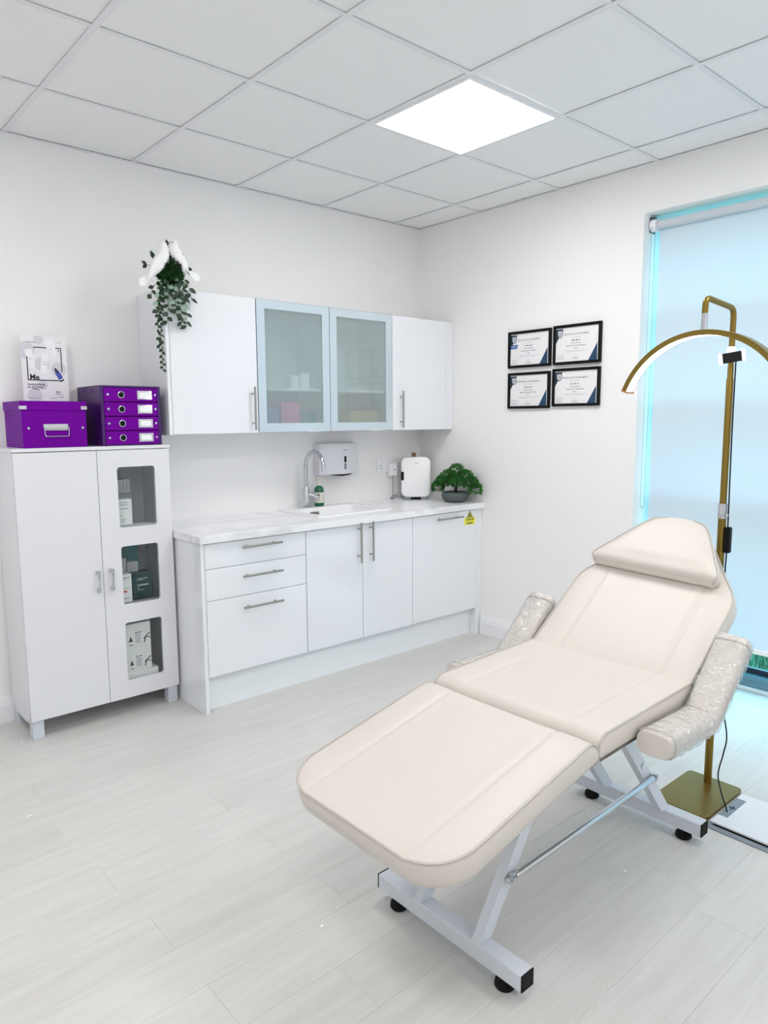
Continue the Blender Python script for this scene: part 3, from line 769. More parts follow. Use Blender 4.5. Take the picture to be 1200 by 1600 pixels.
# things inside the glazed wall units
def content_box(name, x0, x1, y0, y1, z0, z1, m, label, cat='box', group=None, bev=0.003):
    return single(name, MB().box(-(x1 - x0) / 2, (x1 - x0) / 2, -(y1 - y0) / 2, (y1 - y0) / 2, 0, z1 - z0, bev), m, label, cat, group, loc=((x0 + x1) / 2, (y0 + y1) / 2, z0))
zb = UZ0 + 0.0165
content_box('product_box', -1.452, -1.372, -0.27, -0.16, zb, 1.525, 'royal', 'blue box behind the left frosted door, left of the pink one')
content_box('product_box', -1.365, -1.24, -0.28, -0.16, zb, 1.555, 'magenta', 'pink box behind the left frosted door')
content_box('product_box', -1.19, -1.10, -0.25, -0.16, zb, 1.50, 'teal', 'teal box behind the left frosted door, right of the pink one')
def jar(x, y, z, r, h, label):
    t = thing('white_jar', (x, y, z), label, 'jar', 'white jars on the upper shelf')
    part('jar_body', MB().lathe([(r * 0.9, 0), (r, 0.004), (r, h * 0.7), (r * 0.9, h * 0.74)], (x, y, z), 20), 'white', t, True)
    part('lid', MB().lathe([(r * 0.96, h * 0.745), (r * 0.96, h), (r * 0.9, h * 1.02)], (x, y, z), 20), 'white_gloss', t, True)
jar(-1.25, -0.24, 1.6365, 0.03, 0.07, 'white jar on the shelf behind the left frosted door, the left one')
jar(-1.175, -0.23, 1.6365, 0.035, 0.085, 'larger white jar on the shelf behind the left frosted door')
content_box('storage_box', -0.86, -0.63, -0.27, -0.08, zb, 1.515, 'amber', 'light brown box behind the right frosted door')

# ------------------------------------------------------------------ certificates on the right wall
def certificate(y0, y1, z0, z1, label, badge=False, seed=1):
    """y0 is the left edge as seen from the room (larger y)"""
    rn = random.Random(seed)
    w, h = abs(y1 - y0), z1 - z0; yc, zc = (y0 + y1) / 2, (z0 + z1) / 2
    t = thing('framed_certificate', (-0.002, yc, z0), label, 'certificate', 'framed certificates')
    f = MB(); b = 0.016
    ox = [(-w / 2, -h / 2), (w / 2, -h / 2), (w / 2, h / 2), (-w / 2, h / 2)]
    ix = [(-w / 2 + b, -h / 2 + b), (w / 2 - b, -h / 2 + b), (w / 2 - b, h / 2 - b), (-w / 2 + b, h / 2 - b)]
    for i in range(4):
        a0, a1, b0, b1 = ox[i], ox[(i + 1) % 4], ix[i], ix[(i + 1) % 4]
        P = lambda q, x: (x, yc - q[0], zc + q[1])
        vs = [P(a0, -0.001), P(a1, -0.001), P(b1, -0.001), P(b0, -0.001), P(a0, -0.018), P(a1, -0.018), P(b1, -0.016), P(b0, -0.016)]
        f.add(vs, [(0, 1, 2, 3), (7, 6, 5, 4), (0, 4, 5, 1), (3, 2, 6, 7), (0, 3, 7, 4), (1, 5, 6, 2)])
    part('frame', f, 'black', t, label='thin black frame')
    W, Hh = w - 2 * b, h - 2 * b
    pp = part('certificate_paper', MB().box(-0.010, -0.004, yc - W / 2 + 0.0003, yc + W / 2 - 0.0003, zc - Hh / 2 + 0.0003, zc + Hh / 2 - 0.0003), 'paper', t)
    R, U = (0, -1, 0), (0, 0, 1)
    O = (-0.0105, yc, zc)
    hw, hh = W / 2, Hh / 2
    cp = MB()
    quad_on(cp, O, R, U, [(hw - 0.065, -hh), (hw - 0.008, -hh), (hw - 0.008, -hh + 0.098)])
    part('corner_print', cp, 'navy', pp)
    c2 = quad_on(MB(), O, R, U, [(-hw + 0.001, hh - 0.088), (-hw + 0.001, hh - 0.006), (-hw + 0.052, hh - 0.006)])
    part('banner_print', c2, 'teal_dark', pp)
    O2 = (-0.0109, yc, zc)
    sh = [(-0.016, 0.018), (0.016, 0.018), (0.016, -0.004), (0.01, -0.015), (0, -0.021), (-0.01, -0.015), (-0.016, -0.004)]
    sc = lambda k, pts: [(-hw + 0.03 + k * a, hh - 0.034 + k * c) for a, c in pts]
    part('shield_outline', quad_on(MB(), O2, R, U, sc(1.18, sh)), 'navy', pp)
    part('shield_face', quad_on(MB(), (-0.0112, yc, zc), R, U, sc(0.98, sh)), 'ink_pale', pp)
    part('shield_mark', quad_on(MB(), (-0.0115, yc, zc), R, U, sc(0.55, [(-0.009, -0.012), (-0.004, -0.014), (0.01, 0.012), (0.006, 0.014)])), 'navy', pp)
    if badge:
        part('badge_print', quad_on(MB(), (-0.0117, yc, zc), R, U, [(-hw + 0.001, 0.006), (-hw + 0.052, 0.006), (-hw + 0.058, 0.03), (-hw + 0.001, 0.03)]), 'blue', pp)
        part('badge_text', quad_on(MB(), (-0.0120, yc, zc), R, U, [(-hw + 0.008, 0.015), (-hw + 0.046, 0.015), (-hw + 0.047, 0.021), (-hw + 0.008, 0.021)]), 'ink_pale', pp)
    part('certificate_title', text_mb('CERTIFICATE of ACHIEVEMENT', 0.0125, (-0.0108, yc + 0.004, zc + hh - 0.040), R, U, bold=0.0002), 'ink_grey', pp)
    part('certificate_line', text_mb('This is to certify that', 0.0075, (-0.0108, yc + 0.004, zc + hh - 0.056), R, U), 'ink_grey', pp)
    dk, gy = MB(), MB()
    def words(mb, cx, z, total, hgt):
        x = cx - total / 2
        while x < cx + total / 2:
            l = min(rn.uniform(0.006, 0.02), cx + total / 2 - x)
            quad_on(mb, O2, R, U, [(x, z - hgt / 2), (x + l, z - hgt / 2), (x + l, z + hgt / 2), (x, z + hgt / 2)])
            x += l + hgt * 0.9
    words(dk, -0.004, hh - 0.075, 0.062, 0.0065)
    words(dk, -0.004, hh - 0.091, 0.07, 0.0035)
    words(dk, -0.004, hh - 0.106, 0.135 + rn.uniform(-0.02, 0.01), 0.0042)
    words(dk, -0.004, hh - 0.121, 0.024, 0.0035)
    words(gy, 0.0, hh - 0.134, 0.165, 0.002); words(gy, -0.008, hh - 0.139, 0.12, 0.002)
    for q in range(2): words(gy, -hw + 0.036, hh - 0.155 - q * 0.005, 0.05, 0.0022)
    for q in range(3): words(gy, -hw + 0.034, hh - 0.170 - q * 0.005, 0.045, 0.0022)
    words(dk, -0.006, hh - 0.175, 0.034, 0.003); words(gy, -0.006, hh - 0.182, 0.046, 0.002)
    for q in range(4):
        quad_on(dk, O2, R, U, [(-0.012 + q * 0.004, hh - 0.166), (-0.0112 + q * 0.004, hh - 0.166), (-0.0088 + q * 0.004, hh - 0.157), (-0.0096 + q * 0.004, hh - 0.157)])
    part('text_lines', dk, 'ink_grey', pp)['kind'] = 'stuff'; part('small_print', gy, 'ink_pale', pp)['kind'] = 'stuff'
certificate(-0.812, -1.132, 1.768, 1.990, 'black framed certificate with a blue badge, upper one on the corner side', True, 1)
certificate(-1.150, -1.469, 1.768, 1.995, 'black framed certificate, upper one nearest the window', False, 2)
certificate(-0.815, -1.130, 1.517, 1.738, 'black framed certificate, lower one on the corner side', False, 3)
certificate(-1.150, -1.469, 1.526, 1.746, 'black framed certificate, lower one nearest the window', False, 4)

# ------------------------------------------------------------------ tall cabinet with its contents
CX0, CX1, CYF, CYB, CZ0, CZ1 = -2.79, -2.072, -0.336, -0.022, 0.09, 1.337
t = thing('tall_cabinet', ((CX0 + CX1) / 2, (CYF + CYB) / 2, 0), 'white two door tall cabinet on square legs with three glass windows', 'cabinet')
cb = MB(); YB0 = CYF + 0.019
cb.box(CX0, CX0 + 0.016, YB0, CYB, CZ0, CZ1 - 0.016).box(CX1 - 0.016, CX1, YB0, CYB, CZ0, CZ1 - 0.016)
cb.box(CX0 + 0.016, CX1 - 0.016, YB0, CYB, CZ0, CZ0 + 0.016).box(CX0 + 0.016, CX1 - 0.016, CYB - 0.006, CYB, CZ0 + 0.016, CZ1 - 0.016)
cb.box(-2.436, -2.420, YB0 + 0.004, CYB - 0.006, CZ0 + 0.016, CZ1 - 0.016)
for z in (0.52, 0.905): cb.box(CX0 + 0.016, CX1 - 0.016, YB0 + 0.01, CYB - 0.006, z, z + 0.016)
part('carcass', cb, 'satin', t)
part('top_board', MB().box(CX0 - 0.002, CX1 + 0.002, CYF - 0.004, CYB, CZ1 - 0.016, CZ1, 0.001), 'satin', t)
d = part('door', MB().box(CX0 + 0.001, -2.4305, CYF, CYF + 0.017, CZ0, CZ1 - 0.019, 0.0015), 'satin', t)
def bow_handle(parent, x):
    part('handle', MB().box(x - 0.005, x + 0.005, CYF - 0.026, CYF - 0.018, 0.648, 0.752, 0.002).box(x - 0.008, x + 0.008, CYF - 0.022, CYF, 0.735, 0.752, 0.002).box(x - 0.008, x + 0.008, CYF - 0.022, CYF, 0.648, 0.665, 0.002), 'chrome', parent)
bow_handle(d, -2.457)
# right door with three rounded openings
dw = MB(); DX0_, DX1_ = -2.4285, CX1 - 0.001
WX_0, WX_1 = -2.338, -2.150
rows = [(0.176, 0.470), (0.562, 0.851), (0.943, 1.236)]
def plate_with_holes(mb, x0, x1, z0, z1, holes, ya, yb, r=0.014):
    zs = [z0] + [v for hh in holes for v in hh] + [z1]
    hx0, hx1 = WX_0, WX_1
    mb.box(x0, hx0, ya, yb, z0, z1).box(hx1, x1, ya, yb, z0, z1)
    for k in range(0, len(zs), 2): mb.box(hx0, hx1, ya, yb, zs[k], zs[k + 1])
    for (a, b) in holes:                                # rounded corners
        for (cx, cz, sx, sz) in ((hx0, a, 1, 1), (hx1, a, -1, 1), (hx0, b, 1, -1), (hx1, b, -1, -1)):
            pts = [(cx, cz)] + [(cx + sx * r * (1 - math.sin(q)), cz + sz * r * (1 - math.cos(q))) for q in [PI / 2 * i / 5 for i in range(6)]]
            mb.prism(pts, ya, yb, 'y')
plate_with_holes(dw, DX0_, DX1_, CZ0, CZ1 - 0.019, rows, CYF, CYF + 0.017)
d = part('door', dw, 'satin', t, label='white door with three glass windows')
bow_handle(d, -2.393)
for (a, b) in rows:
    part('pane', MB().box(WX_0 + 0.0003, WX_1 - 0.0003, CYF + 0.010, CYF + 0.013, a + 0.0003, b - 0.0003), 'cab_glass', d)
for (lx, ly) in ((CX0 + 0.006, CYF + 0.012), (CX1 - 0.056, CYF + 0.012), (CX0 + 0.006, CYB - 0.054), (CX1 - 0.056, CYB - 0.054)):
    part('leg', MB().box(lx, lx + 0.05, ly, ly + 0.05, 0.0, CZ0, 0.002), 'steel', t)
part('plinth_rail', MB().box(CX0 + 0.002, CX0 + 0.014, CYF + 0.063, CYB - 0.055, CZ0 - 0.022, CZ0), 'satin', t)

def carton(name, x0, x1, yf, depth, z0, z1, m, label, prints=(), group=None, bev=0.001, cat='box'):
    """prints: (material, [(u0, v0, u1, v1)...]) on the front face in 0..1 units"""
    t = thing(name, ((x0 + x1) / 2, yf + depth / 2, z0), label, cat, group)
    b = part('box_body', MB().box(x0, x1, yf, yf + depth, z0, z1, bev), m, t)
    for (pm, rects) in prints:
        mb = MB()
        for q in rects:
            if len(q) == 4: pts = [(q[0], q[1]), (q[2], q[1]), (q[2], q[3]), (q[0], q[3])]
            else: pts = [(q[i], q[i + 1]) for i in range(0, len(q), 2)]
            mb.add([(x0 + (x1 - x0) * a, yf - 0.0005, z0 + (z1 - z0) * c) for a, c in pts], [tuple(range(len(pts)))])
        part('box_print', mb, pm, b)
    return t
zA, zB2, zC = CZ0 + 0.0165, 0.5365, 0.9215
# top window
carton('small_carton', -2.335, -2.262, -0.305, 0.05, zC + 0.03, 1.077, 'carton', 'white small carton with grey text behind the top cabinet window', [('ink_grey', [(0.14, 0.86, 0.7, 0.89), (0.14, 0.77, 0.66, 0.80), (0.14, 0.62, 0.76, 0.65), (0.14, 0.4, 0.2, 0.42), (0.14, 0.34, 0.4, 0.36), (0.14, 0.22, 0.6, 0.24), (0.14, 0.16, 0.5, 0.18), (0.14, 0.1, 0.45, 0.12)])])
content_box('flat_carton', -2.405, -2.15, -0.31, -0.24, zC, zC + 0.0295, 'carton_grey', 'flat grey carton lying at the bottom behind the top cabinet window')
content_box('stack_box', -2.405, -2.225, -0.225, -0.14, zC, 1.10, 'ink_grey', 'dark grey box behind the white small carton, top cabinet window')
for k, px in enumerate((-2.352, -2.318, -2.284, -2.250)):
    carton('slim_carton', px - 0.016, px + 0.016, -0.222, 0.06, 1.1005, 1.168, 'carton_grey', 'slim pale carton standing in the row, %s from the left, top cabinet window' % ('first', 'second', 'third', 'fourth')[k], [('ink_grey', [(0.4, 0.1, 0.5, 0.85), (0.65, 0.1, 0.7, 0.6)])], 'row of slim cartons')
for k, px in enumerate((-2.345, -2.275)):
    content_box('spare_carton', px - 0.032, px + 0.032, -0.135, -0.05, zC, 1.205, 'carton_grey', ('left' if k == 0 else 'right') + ' tall grey carton at the very back behind the top cabinet window', 'box', 'tall cartons at the back')
# middle window
carton('small_carton', -2.345, -2.283, -0.305, 0.05, zB2 + 0.028, 0.706, 'carton', 'white carton with a red mark behind the middle cabinet window', [('ink_grey', [(0.1, 0.86, 0.85, 0.89), (0.1, 0.8, 0.6, 0.82), (0.1, 0.5, 0.8, 0.52), (0.1, 0.14, 0.75, 0.17)]), ('red', [(0.1, 0.36, 0.6, 0.43)])])
content_box('riser_box', -2.405, -2.15, -0.31, -0.16, zB2, zB2 + 0.0275, 'ink_grey', 'flat dark grey box at the bottom behind the middle cabinet window')
carton('gift_box', -2.275, -2.165, -0.29, 0.09, zB2 + 0.028, 0.70, 'deepgreen', 'dark green box with white lettering behind the middle cabinet window', [('ink_pale', [(0.24, 0.78, 0.72, 0.80), (0.24, 0.72, 0.52, 0.74), (0.24, 0.52, 0.76, 0.56), (0.24, 0.42, 0.32, 0.45), (0.24, 0.36, 0.55, 0.375)])], bev=0.008)
carton('pale_carton', -2.342, -2.285, -0.25, 0.05, 0.7065, 0.776, 'carton_grey', 'pale carton on top of the red marked carton, middle cabinet window', [('ink_grey', [(0.3, 0.6, 0.8, 0.63), (0.3, 0.75, 0.7, 0.77)])])
tq = carton('pale_carton', -2.28, -2.222, -0.245, 0.05, 0.7005, 0.752, 'carton_grey', 'pale pinkish carton on top of the dark green box, middle cabinet window', [('red', [(0.1, 0.7, 0.8, 0.73), (0.1, 0.5, 0.6, 0.52)])])
carton('teal_box', -2.302, -2.195, -0.19, 0.1, zB2, 0.864, 'teal', 'teal box with a white emblem at the back behind the middle cabinet window', [('ink_pale', [(0.47, 0.42, 0.53, 0.45), (0.47, 0.455, 0.53, 0.485), (0.45, 0.43, 0.465, 0.475), (0.535, 0.43, 0.55, 0.475)])])
# bottom window: two kit boxes on a flat box
content_box('flat_carton', -2.405, -2.168, -0.31, -0.1, zA, zA + 0.10, 'carton', 'flat white carton with a logo at the bottom behind the lower cabinet window')
def bottle_prints():
    tri1 = (0.20, 0.30, 0.38, 0.30, 0.29, 0.62); tri2 = (0.43, 0.25, 0.54, 0.25, 0.485, 0.48)
    grey = [(0.22, 0.08, 0.37, 0.28), (0.6, 0.15, 0.74, 0.55)]
    dark = [tri1, tri2, (0.44, 0.10, 0.54, 0.13), (0.6, 0.58, 0.66, 0.62), (0.69, 0.58, 0.75, 0.62),
            (0.80, 0.30, 0.83, 0.28, 0.99, 0.50, 0.97, 0.53), (0.81, 0.12, 0.84, 0.12, 0.88, 0.32, 0.85, 0.34), (0.86, 0.36, 0.98, 0.28, 0.99, 0.31, 0.87, 0.40)]
    return [('ink_pale', grey), ('ink', dark)]
z1_ = zA + 0.1005
carton('kit_box', -2.40, -2.200, -0.305, 0.16, z1_, z1_ + 0.122, 'carton', 'white kit box with bottle pictures, lower of the two behind the bottom cabinet window', bottle_prints(), 'kit boxes')
carton('kit_box', -2.40, -2.200, -0.305, 0.16, z1_ + 0.1225, z1_ + 0.2445, 'carton', 'white kit box with bottle pictures, upper of the two behind the bottom cabinet window', bottle_prints(), 'kit boxes')

# ------------------------------------------------------------------ purple storage on top of the tall cabinet
ZT = CZ1 + 0.0005
bx0_, bx1_, byf, byb, bzt = -2.737, -2.452, -0.306, -0.02, 1.546
t = thing('purple_lidded_box', ((bx0_ + bx1_) / 2, (byf + byb) / 2, ZT), 'purple card storage box with lid and metal label handle', 'box')
part('box_base', MB().box(bx0_ + 0.004, bx1_ - 0.004, byf + 0.004, byb - 0.004, ZT, bzt - 0.03), 'purple', t)
ld = part('lid', MB().box(bx0_, bx1_, byf, byb, bzt - 0.042, bzt, 0.0015), 'purple', t)
for sx in (bx0_, bx1_):
    s = 1 if sx == bx0_ else -1
    part('lid_corner', MB().box(sx - 0.001 * s, sx + 0.026 * s, byf - 0.0012, byf + 0.02, bzt - 0.037, bzt - 0.022), 'chrome', ld)
def stud(parent, x, y, z, r=0.0065, m='chrome'):
    part('stud', MB().lathe([(r, 0), (r * 0.85, 0.0025), (r * 0.3, 0.004)], (0, 0, 0), 12).xf(Matrix.Translation((x, y, z)) @ Matrix.Rotation(PI / 2, 4, 'X')), m, parent, True)
stud(t, bx0_ + 0.03, byf + 0.004, 1.425); stud(t, bx1_ - 0.022, byf + 0.004, 1.425)
hx0, hx1 = -2.645, -2.538
hp_ = part('handle_plate', MB().box(hx0, hx1, byf + 0.0005, byf + 0.004, 1.422, 1.444, 0.001), 'chrome', t)
part('label_card', MB().box(hx0 + 0.006, hx1 - 0.004, byf - 0.001, byf + 0.003, 1.415, 1.427), 'carton_grey', hp_)
part('pull_ring', MB().tube(fillet([(hx0 + 0.002, byf - 0.004, 1.43), (hx0 + 0.004, byf - 0.006, 1.388), (hx1 - 0.002, byf - 0.006, 1.388), (hx1 + 0.001, byf - 0.004, 1.43)], 0.006, 4), 0.0022, 8), 'chrome', hp_, True)

dx0, dx1, dyf, dyb, dzt = -2.392, -2.100, -0.322, -0.012, 1.622
t = thing('purple_drawer_box', ((dx0 + dx1) / 2, (dyf + dyb) / 2, ZT), 'purple card four drawer box with white label holders', 'drawer box')
part('case', MB().box(dx0, dx0 + 0.014, dyf, dyb, ZT, dzt).box(dx1 - 0.014, dx1, dyf, dyb, ZT, dzt).box(dx0 + 0.014, dx1 - 0.014, dyf, dyb, dzt - 0.008, dzt).box(dx0 + 0.014, dx1 - 0.014, dyf, dyb, ZT, ZT + 0.005).box(dx0 + 0.014, dx1 - 0.014, dyb - 0.006, dyb, ZT + 0.005, dzt - 0.008), 'purple_dark', t)
hz = (dzt - 0.008 - ZT - 0.005) / 4
for k in range(4):
    z0 = ZT + 0.006 + k * hz; z1 = z0 + hz - 0.004; zc = (z0 + z1) / 2
    d = part('drawer', MB().box(dx0 + 0.016, dx1 - 0.016, dyf - 0.003, dyb - 0.02, z0, z1, 0.001), 'purple', t)
    yf = dyf - 0.003
    stud(d, dx0 + 0.033, yf, zc); stud(d, dx1 - 0.028, yf, zc)
    cx = dx0 + 0.097
    part('finger_hole_ring', MB().lathe([(0.0135, 0), (0.0165, 0.001), (0.0165, 0.002), (0.013, 0.0025), (0.0125, 0)], (0, 0, 0), 24).xf(Matrix.Translation((cx, yf, zc)) @ Matrix.Rotation(PI / 2, 4, 'X')), 'chrome', d, True)
    part('finger_hole', MB().cyl((cx, yf - 0.0012, zc), (cx, yf + 0.002, zc), 0.0132, n=24), 'rubber', d)
    lx0, lx1 = dx1 - 0.117, dx1 - 0.044
    hld = part('label_holder', MB().box(lx0, lx1, yf - 0.003, yf, zc - 0.021, zc + 0.021, 0.001), 'chrome', d)
    part('label_card', MB().box(lx0 + 0.010, lx1 - 0.010, yf - 0.0042, yf - 0.001, zc - 0.0125, zc + 0.0125), 'white', hld)
for q in (0.10, 0.22):
    part('case_stud', MB().lathe([(0.006, 0), (0.005, 0.0025), (0.002, 0.0035)], (0, 0, 0), 10).xf(Matrix.Translation((dx0, dyf + q, dzt - 0.022)) @ Matrix.Rotation(-PI / 2, 4, 'Y')), 'purple', t, True)

# leaning product poster in a clear stand on the lid of the purple box
pz0, pz1, py = bzt + 0.0008, 1.858, -0.065
px0, px1 = -2.655, -2.449
t = thing('product_poster', ((px0 + px1) / 2, py, pz0), 'pale skincare poster standing on the purple lidded box', 'poster')
ps = part('poster_sheet', MB().box(px0, px1, py, py + 0.003, pz0, pz1), 'paper', t)
part('stand_foot', MB().box(px0 + 0.03, px1 - 0.03, py - 0.02, py + 0.04, pz0 - 0.0003, pz0 + 0.002), 'cab_glass', t)
R, U = (1, 0, 0), (0, 0, 1); W, Hh = px1 - px0, pz1 - pz0
def P_(mb, pts, lay=1): return quad_on(mb, (px0, py - 0.0004 * lay, pz0), R, U, [(a * W, b * Hh) for a, b in pts])
def circ(cx, cy, r, n=20, a0=0, a1=2 * PI): return [(cx + r * math.cos(a0 + (a1 - a0) * i / n) / W * Hh if False else cx + r * math.cos(a0 + (a1 - a0) * i / n), cy + r * W / Hh * math.sin(a0 + (a1 - a0) * i / n)) for i in range(n)]
pale, shp, dk, bl_ = MB(), MB(), MB(), MB()
for (cx, cy, r) in ((0.10, 0.77, 0.20), (0.39, 0.94, 0.11), (0.44, 0.57, 0.16), (0.80, 0.50, 0.17), (0.43, 0.26, 0.11), (0.25, 0.10, 0.16)):
    pts = [(min(max(a, 0.003), 0.997), min(max(b, 0.003), 0.997)) for a, b in circ(cx, cy, r)]
    P_(pale, pts, 1)
part('poster_discs', pale, 'poster_grey', ps)
def tubeshape(x, y, ang, l, w0, w1):
    c, s_ = math.cos(ang), math.sin(ang); k = W / Hh
    return [(x + a * c - b * s_, y + (a * s_ + b * c) * k) for a, b in ((-w0, 0), (w0, 0), (w1, l), (w1 * 0.7, l * 1.12), (-w1 * 0.7, l * 1.12), (-w1, l))]
for a in ((0.24, 0.50, 0.18, 0.40, 0.05, 0.085), (0.46, 0.44, -0.12, 0.40, 0.075, 0.07), (0.74, 0.72, 0.42, 0.32, 0.05, 0.1)):
    P_(shp, tubeshape(*a), 2)
part('poster_products', shp, 'white', ps)
k = W / Hh; lw = 0.022
P_(dk, [(0.11, 0.325), (0.82, 0.325), (0.82, 0.325 + lw * k), (0.11, 0.325 + lw * k)], 3)
P_(dk, [(0.11, 0.325), (0.11 + lw, 0.325), (0.11 + lw, 0.68), (0.11, 0.68)], 3)
P_(dk, [(0.27, 0.815), (0.55, 0.815), (0.55, 0.815 + lw * k), (0.27, 0.815 + lw * k)], 3)
P_(dk, [(0.75, 0.815), (0.88, 0.815), (0.88, 0.815 + lw * k), (0.75, 0.815 + lw * k)], 3)
P_(dk, [(0.88 - lw, 0.46), (0.88, 0.46), (0.88, 0.82), (0.88 - lw, 0.82)], 3)
P_(dk, [(0.11, 0.892), (0.33, 0.892), (0.33, 0.899), (0.11, 0.899)], 3); P_(dk, [(0.79, 0.905), (0.88, 0.905), (0.88, 0.909), (0.79, 0.909)], 3)
P_(dk, [(0.80, 0.778), (0.835, 0.778), (0.835, 0.792), (0.80, 0.792)], 3)
for q in range(4): P_(dk, circ(0.775 + q * 0.032, 0.078, 0.010, 8), 3)
P_(dk, [(a, b) for a, b in circ(0.25, 0.10, 0.16, 10, 0.9, 2.0)] + [(a, b) for a, b in circ(0.25, 0.10, 0.145, 10, 0.9, 2.0)][::-1], 3)
part('poster_lines', dk, 'ink', ps)
gr = MB()
for (a0, a1, b) in ((0.10, 0.38, 0.058), (0.58, 0.72, 0.062), (0.70, 0.80, 0.165), (0.70, 0.82, 0.152), (0.70, 0.79, 0.139), (0.70, 0.86, 0.118), (0.10 + 0.06, 0.24, 0.645), (0.45, 0.55, 0.565), (0.44, 0.53, 0.60), (0.62, 0.68, 0.80)):
    P_(gr, [(a0, b), (a1, b), (a1, b + 0.006), (a0, b + 0.006)], 4)
part('poster_small_print', gr, 'ink_grey', ps)
P_(bl_, tubeshape(0.84, 0.36, 0.5, 0.16, 0.052, 0.05), 4)
part('poster_dropper_bottle', bl_, 'royal', ps)
cpm = MB(); P_(cpm, tubeshape(0.765, 0.455, 0.5, 0.10, 0.045, 0.02), 5); P_(cpm, tubeshape(0.865, 0.325, 0.5, 0.03, 0.05, 0.05), 5)
part('poster_dropper_cap', cpm, 'gasket', ps)
part('poster_heading', text_mb('Me', 0.034, (px0 + 0.155 * W, py - 0.0014, pz0 + 0.375 * Hh), R, U, 'LEFT', 0.0009), 'ink', ps)
sm = text_mb('moisturising', 0.0155, (px0 + 0.10 * W, py - 0.0014, pz0 + 0.268 * Hh), R, U, 'LEFT', 0.0002)
s2 = text_mb('in all forms', 0.0155, (px0 + 0.10 * W, py - 0.0014, pz0 + 0.226 * Hh), R, U, 'LEFT', 0.0002); sm.add(s2.v, s2.f)
part('poster_caption', sm, 'ink', ps)

# ------------------------------------------------------------------ ivy garland with two doves on the left wall unit
GXc, GYc = -2.02, -0.30
t = thing('ivy_garland', (GXc, GYc, UZ1), 'trailing artificial ivy garland hanging over the left wall unit corner', 'plant')
rnd = random.Random(11)
core = MB()
for k in range(1500):
    z = rnd.uniform(-1, 1); a = rnd.uniform(0, 2 * PI); q = math.sqrt(1 - z * z); rad = rnd.uniform(0.7, 1)
    p = Vector((GXc - 0.005 + 0.066 * q * math.cos(a) * rad, GYc - 0.035 + 0.05 * q * math.sin(a) * rad, 2.182 + 0.072 * z * rad))
    if p.z < UZ1 + 0.003 and p.y > -0.328: p.z = UZ1 + 0.003
    d = Vector((q * math.cos(a), q * math.sin(a), z)) + Vector((rnd.uniform(-.5, .5),) * 3)
    d.normalize(); sd = d.orthogonal().normalized() * 0.006
    core.add([p - sd, p + sd, p + d * 0.018], [(0, 1, 2)])
core.lathe([(0.001, -0.06), (0.03, -0.052), (0.05, -0.02), (0.052, 0.01), (0.035, 0.05), (0.001, 0.064)], (GXc - 0.005, GYc - 0.028, 2.178), 14, 1.0, 0.7)
o = part('moss_core', core, 'moss', t); o['kind'] = 'stuff'
# leaf meshes (base at origin, pointing +x)
def leaf_mesh(l, w, fold, m='leaf'):
    mb = MB(); prof = [(0.0, 0.02), (0.18, 0.62), (0.42, 1.0), (0.72, 0.68), (1.0, 0.0)]
    vs = [(l * a, 0, -0.10 * l * math.sin(a * 2.2)) for a, _ in prof]
    n = len(prof)
    vs += [(l * a, w * b, fold * w * b - 0.10 * l * math.sin(a * 2.2)) for a, b in prof] + [(l * a, -w * b, fold * w * b - 0.10 * l * math.sin(a * 2.2)) for a, b in prof]
    fs = []
    for i in range(n - 1):
        fs += [(i, i + 1, n + i + 1, n + i), (i, 2 * n + i, 2 * n + i + 1, i + 1)]
    return mb.add(vs, fs).mesh('leaf', M[m], True)
LEAVES = [leaf_mesh(0.040, 0.0125, 0.25), leaf_mesh(0.034, 0.0125, 0.1), leaf_mesh(0.028, 0.010, 0.35), leaf_mesh(0.036, 0.011, 0.2, 'leaf_pale')]
def put_leaf(p, d, up, kind, s=1.0):
    d = Vector(d).normalized(); up = Vector(up); y = up.cross(d)
    if y.length < 1e-4: y = d.orthogonal()
    y.normalize(); z = d.cross(y)
    m = Matrix(((d.x, y.x, z.x, p[0]), (d.y, y.y, z.y, p[1]), (d.z, y.z, z.z, p[2]), (0, 0, 0, 1))) @ Matrix.Scale(s, 4)
    o = bpy.data.objects.new('leaf', LEAVES[kind]); COL.objects.link(o); o.parent = t
    o.matrix_local = Matrix.Translation(-Vector(t.location)) @ m
    return o
def strand(path, nleaf, kinds, s=1.0, side=0.8):
    pts = fillet(path, 0.05, 5); part('vine_stem', MB().tube(pts, 0.0014, 5), 'stem', t)
    seg = [(pts[i + 1] - pts[i]).length for i in range(len(pts) - 1)]; tot = sum(seg)
    for k in range(nleaf):
        x = (k + 0.6) / nleaf * tot; i = 0
        while i < len(seg) - 1 and x > seg[i]: x -= seg[i]; i += 1
        p = pts[i].lerp(pts[i + 1], x / seg[i]); tg = (pts[i + 1] - pts[i]).normalized()
        lat = Vector((1, 0, 0)) * (1 if k % 2 else -1)
        d = tg * 0.45 + lat * side * rnd.uniform(0.6, 1.1) + Vector((0, rnd.uniform(-0.5, 0.15), rnd.uniform(-0.25, 0.2)))
        put_leaf(p, d, Vector((rnd.uniform(-.5, .5), -1, rnd.uniform(0.0, 0.8))), rnd.choice(kinds), s * rnd.uniform(0.85, 1.1))
yv = -0.352
top_ = lambda x, z=2.13: (x, yv, z)
strand([(-2.0, -0.33, 2.16), (-1.97, yv, 2.10), (-1.955, yv, 1.99), (-1.962, yv - 0.004, 1.915)], 13, (0, 1, 0, 1, 3))
strand([(-2.0, -0.33, 2.15), (-1.99, yv, 2.09), (-1.985, yv - 0.006, 1.93)], 13, (0, 1, 0, 1, 3))
strand([(-2.02, -0.33, 2.14), (-2.015, yv - 0.01, 2.08), (-2.015, yv - 0.01, 1.97)], 10, (0, 1, 0, 1, 3))
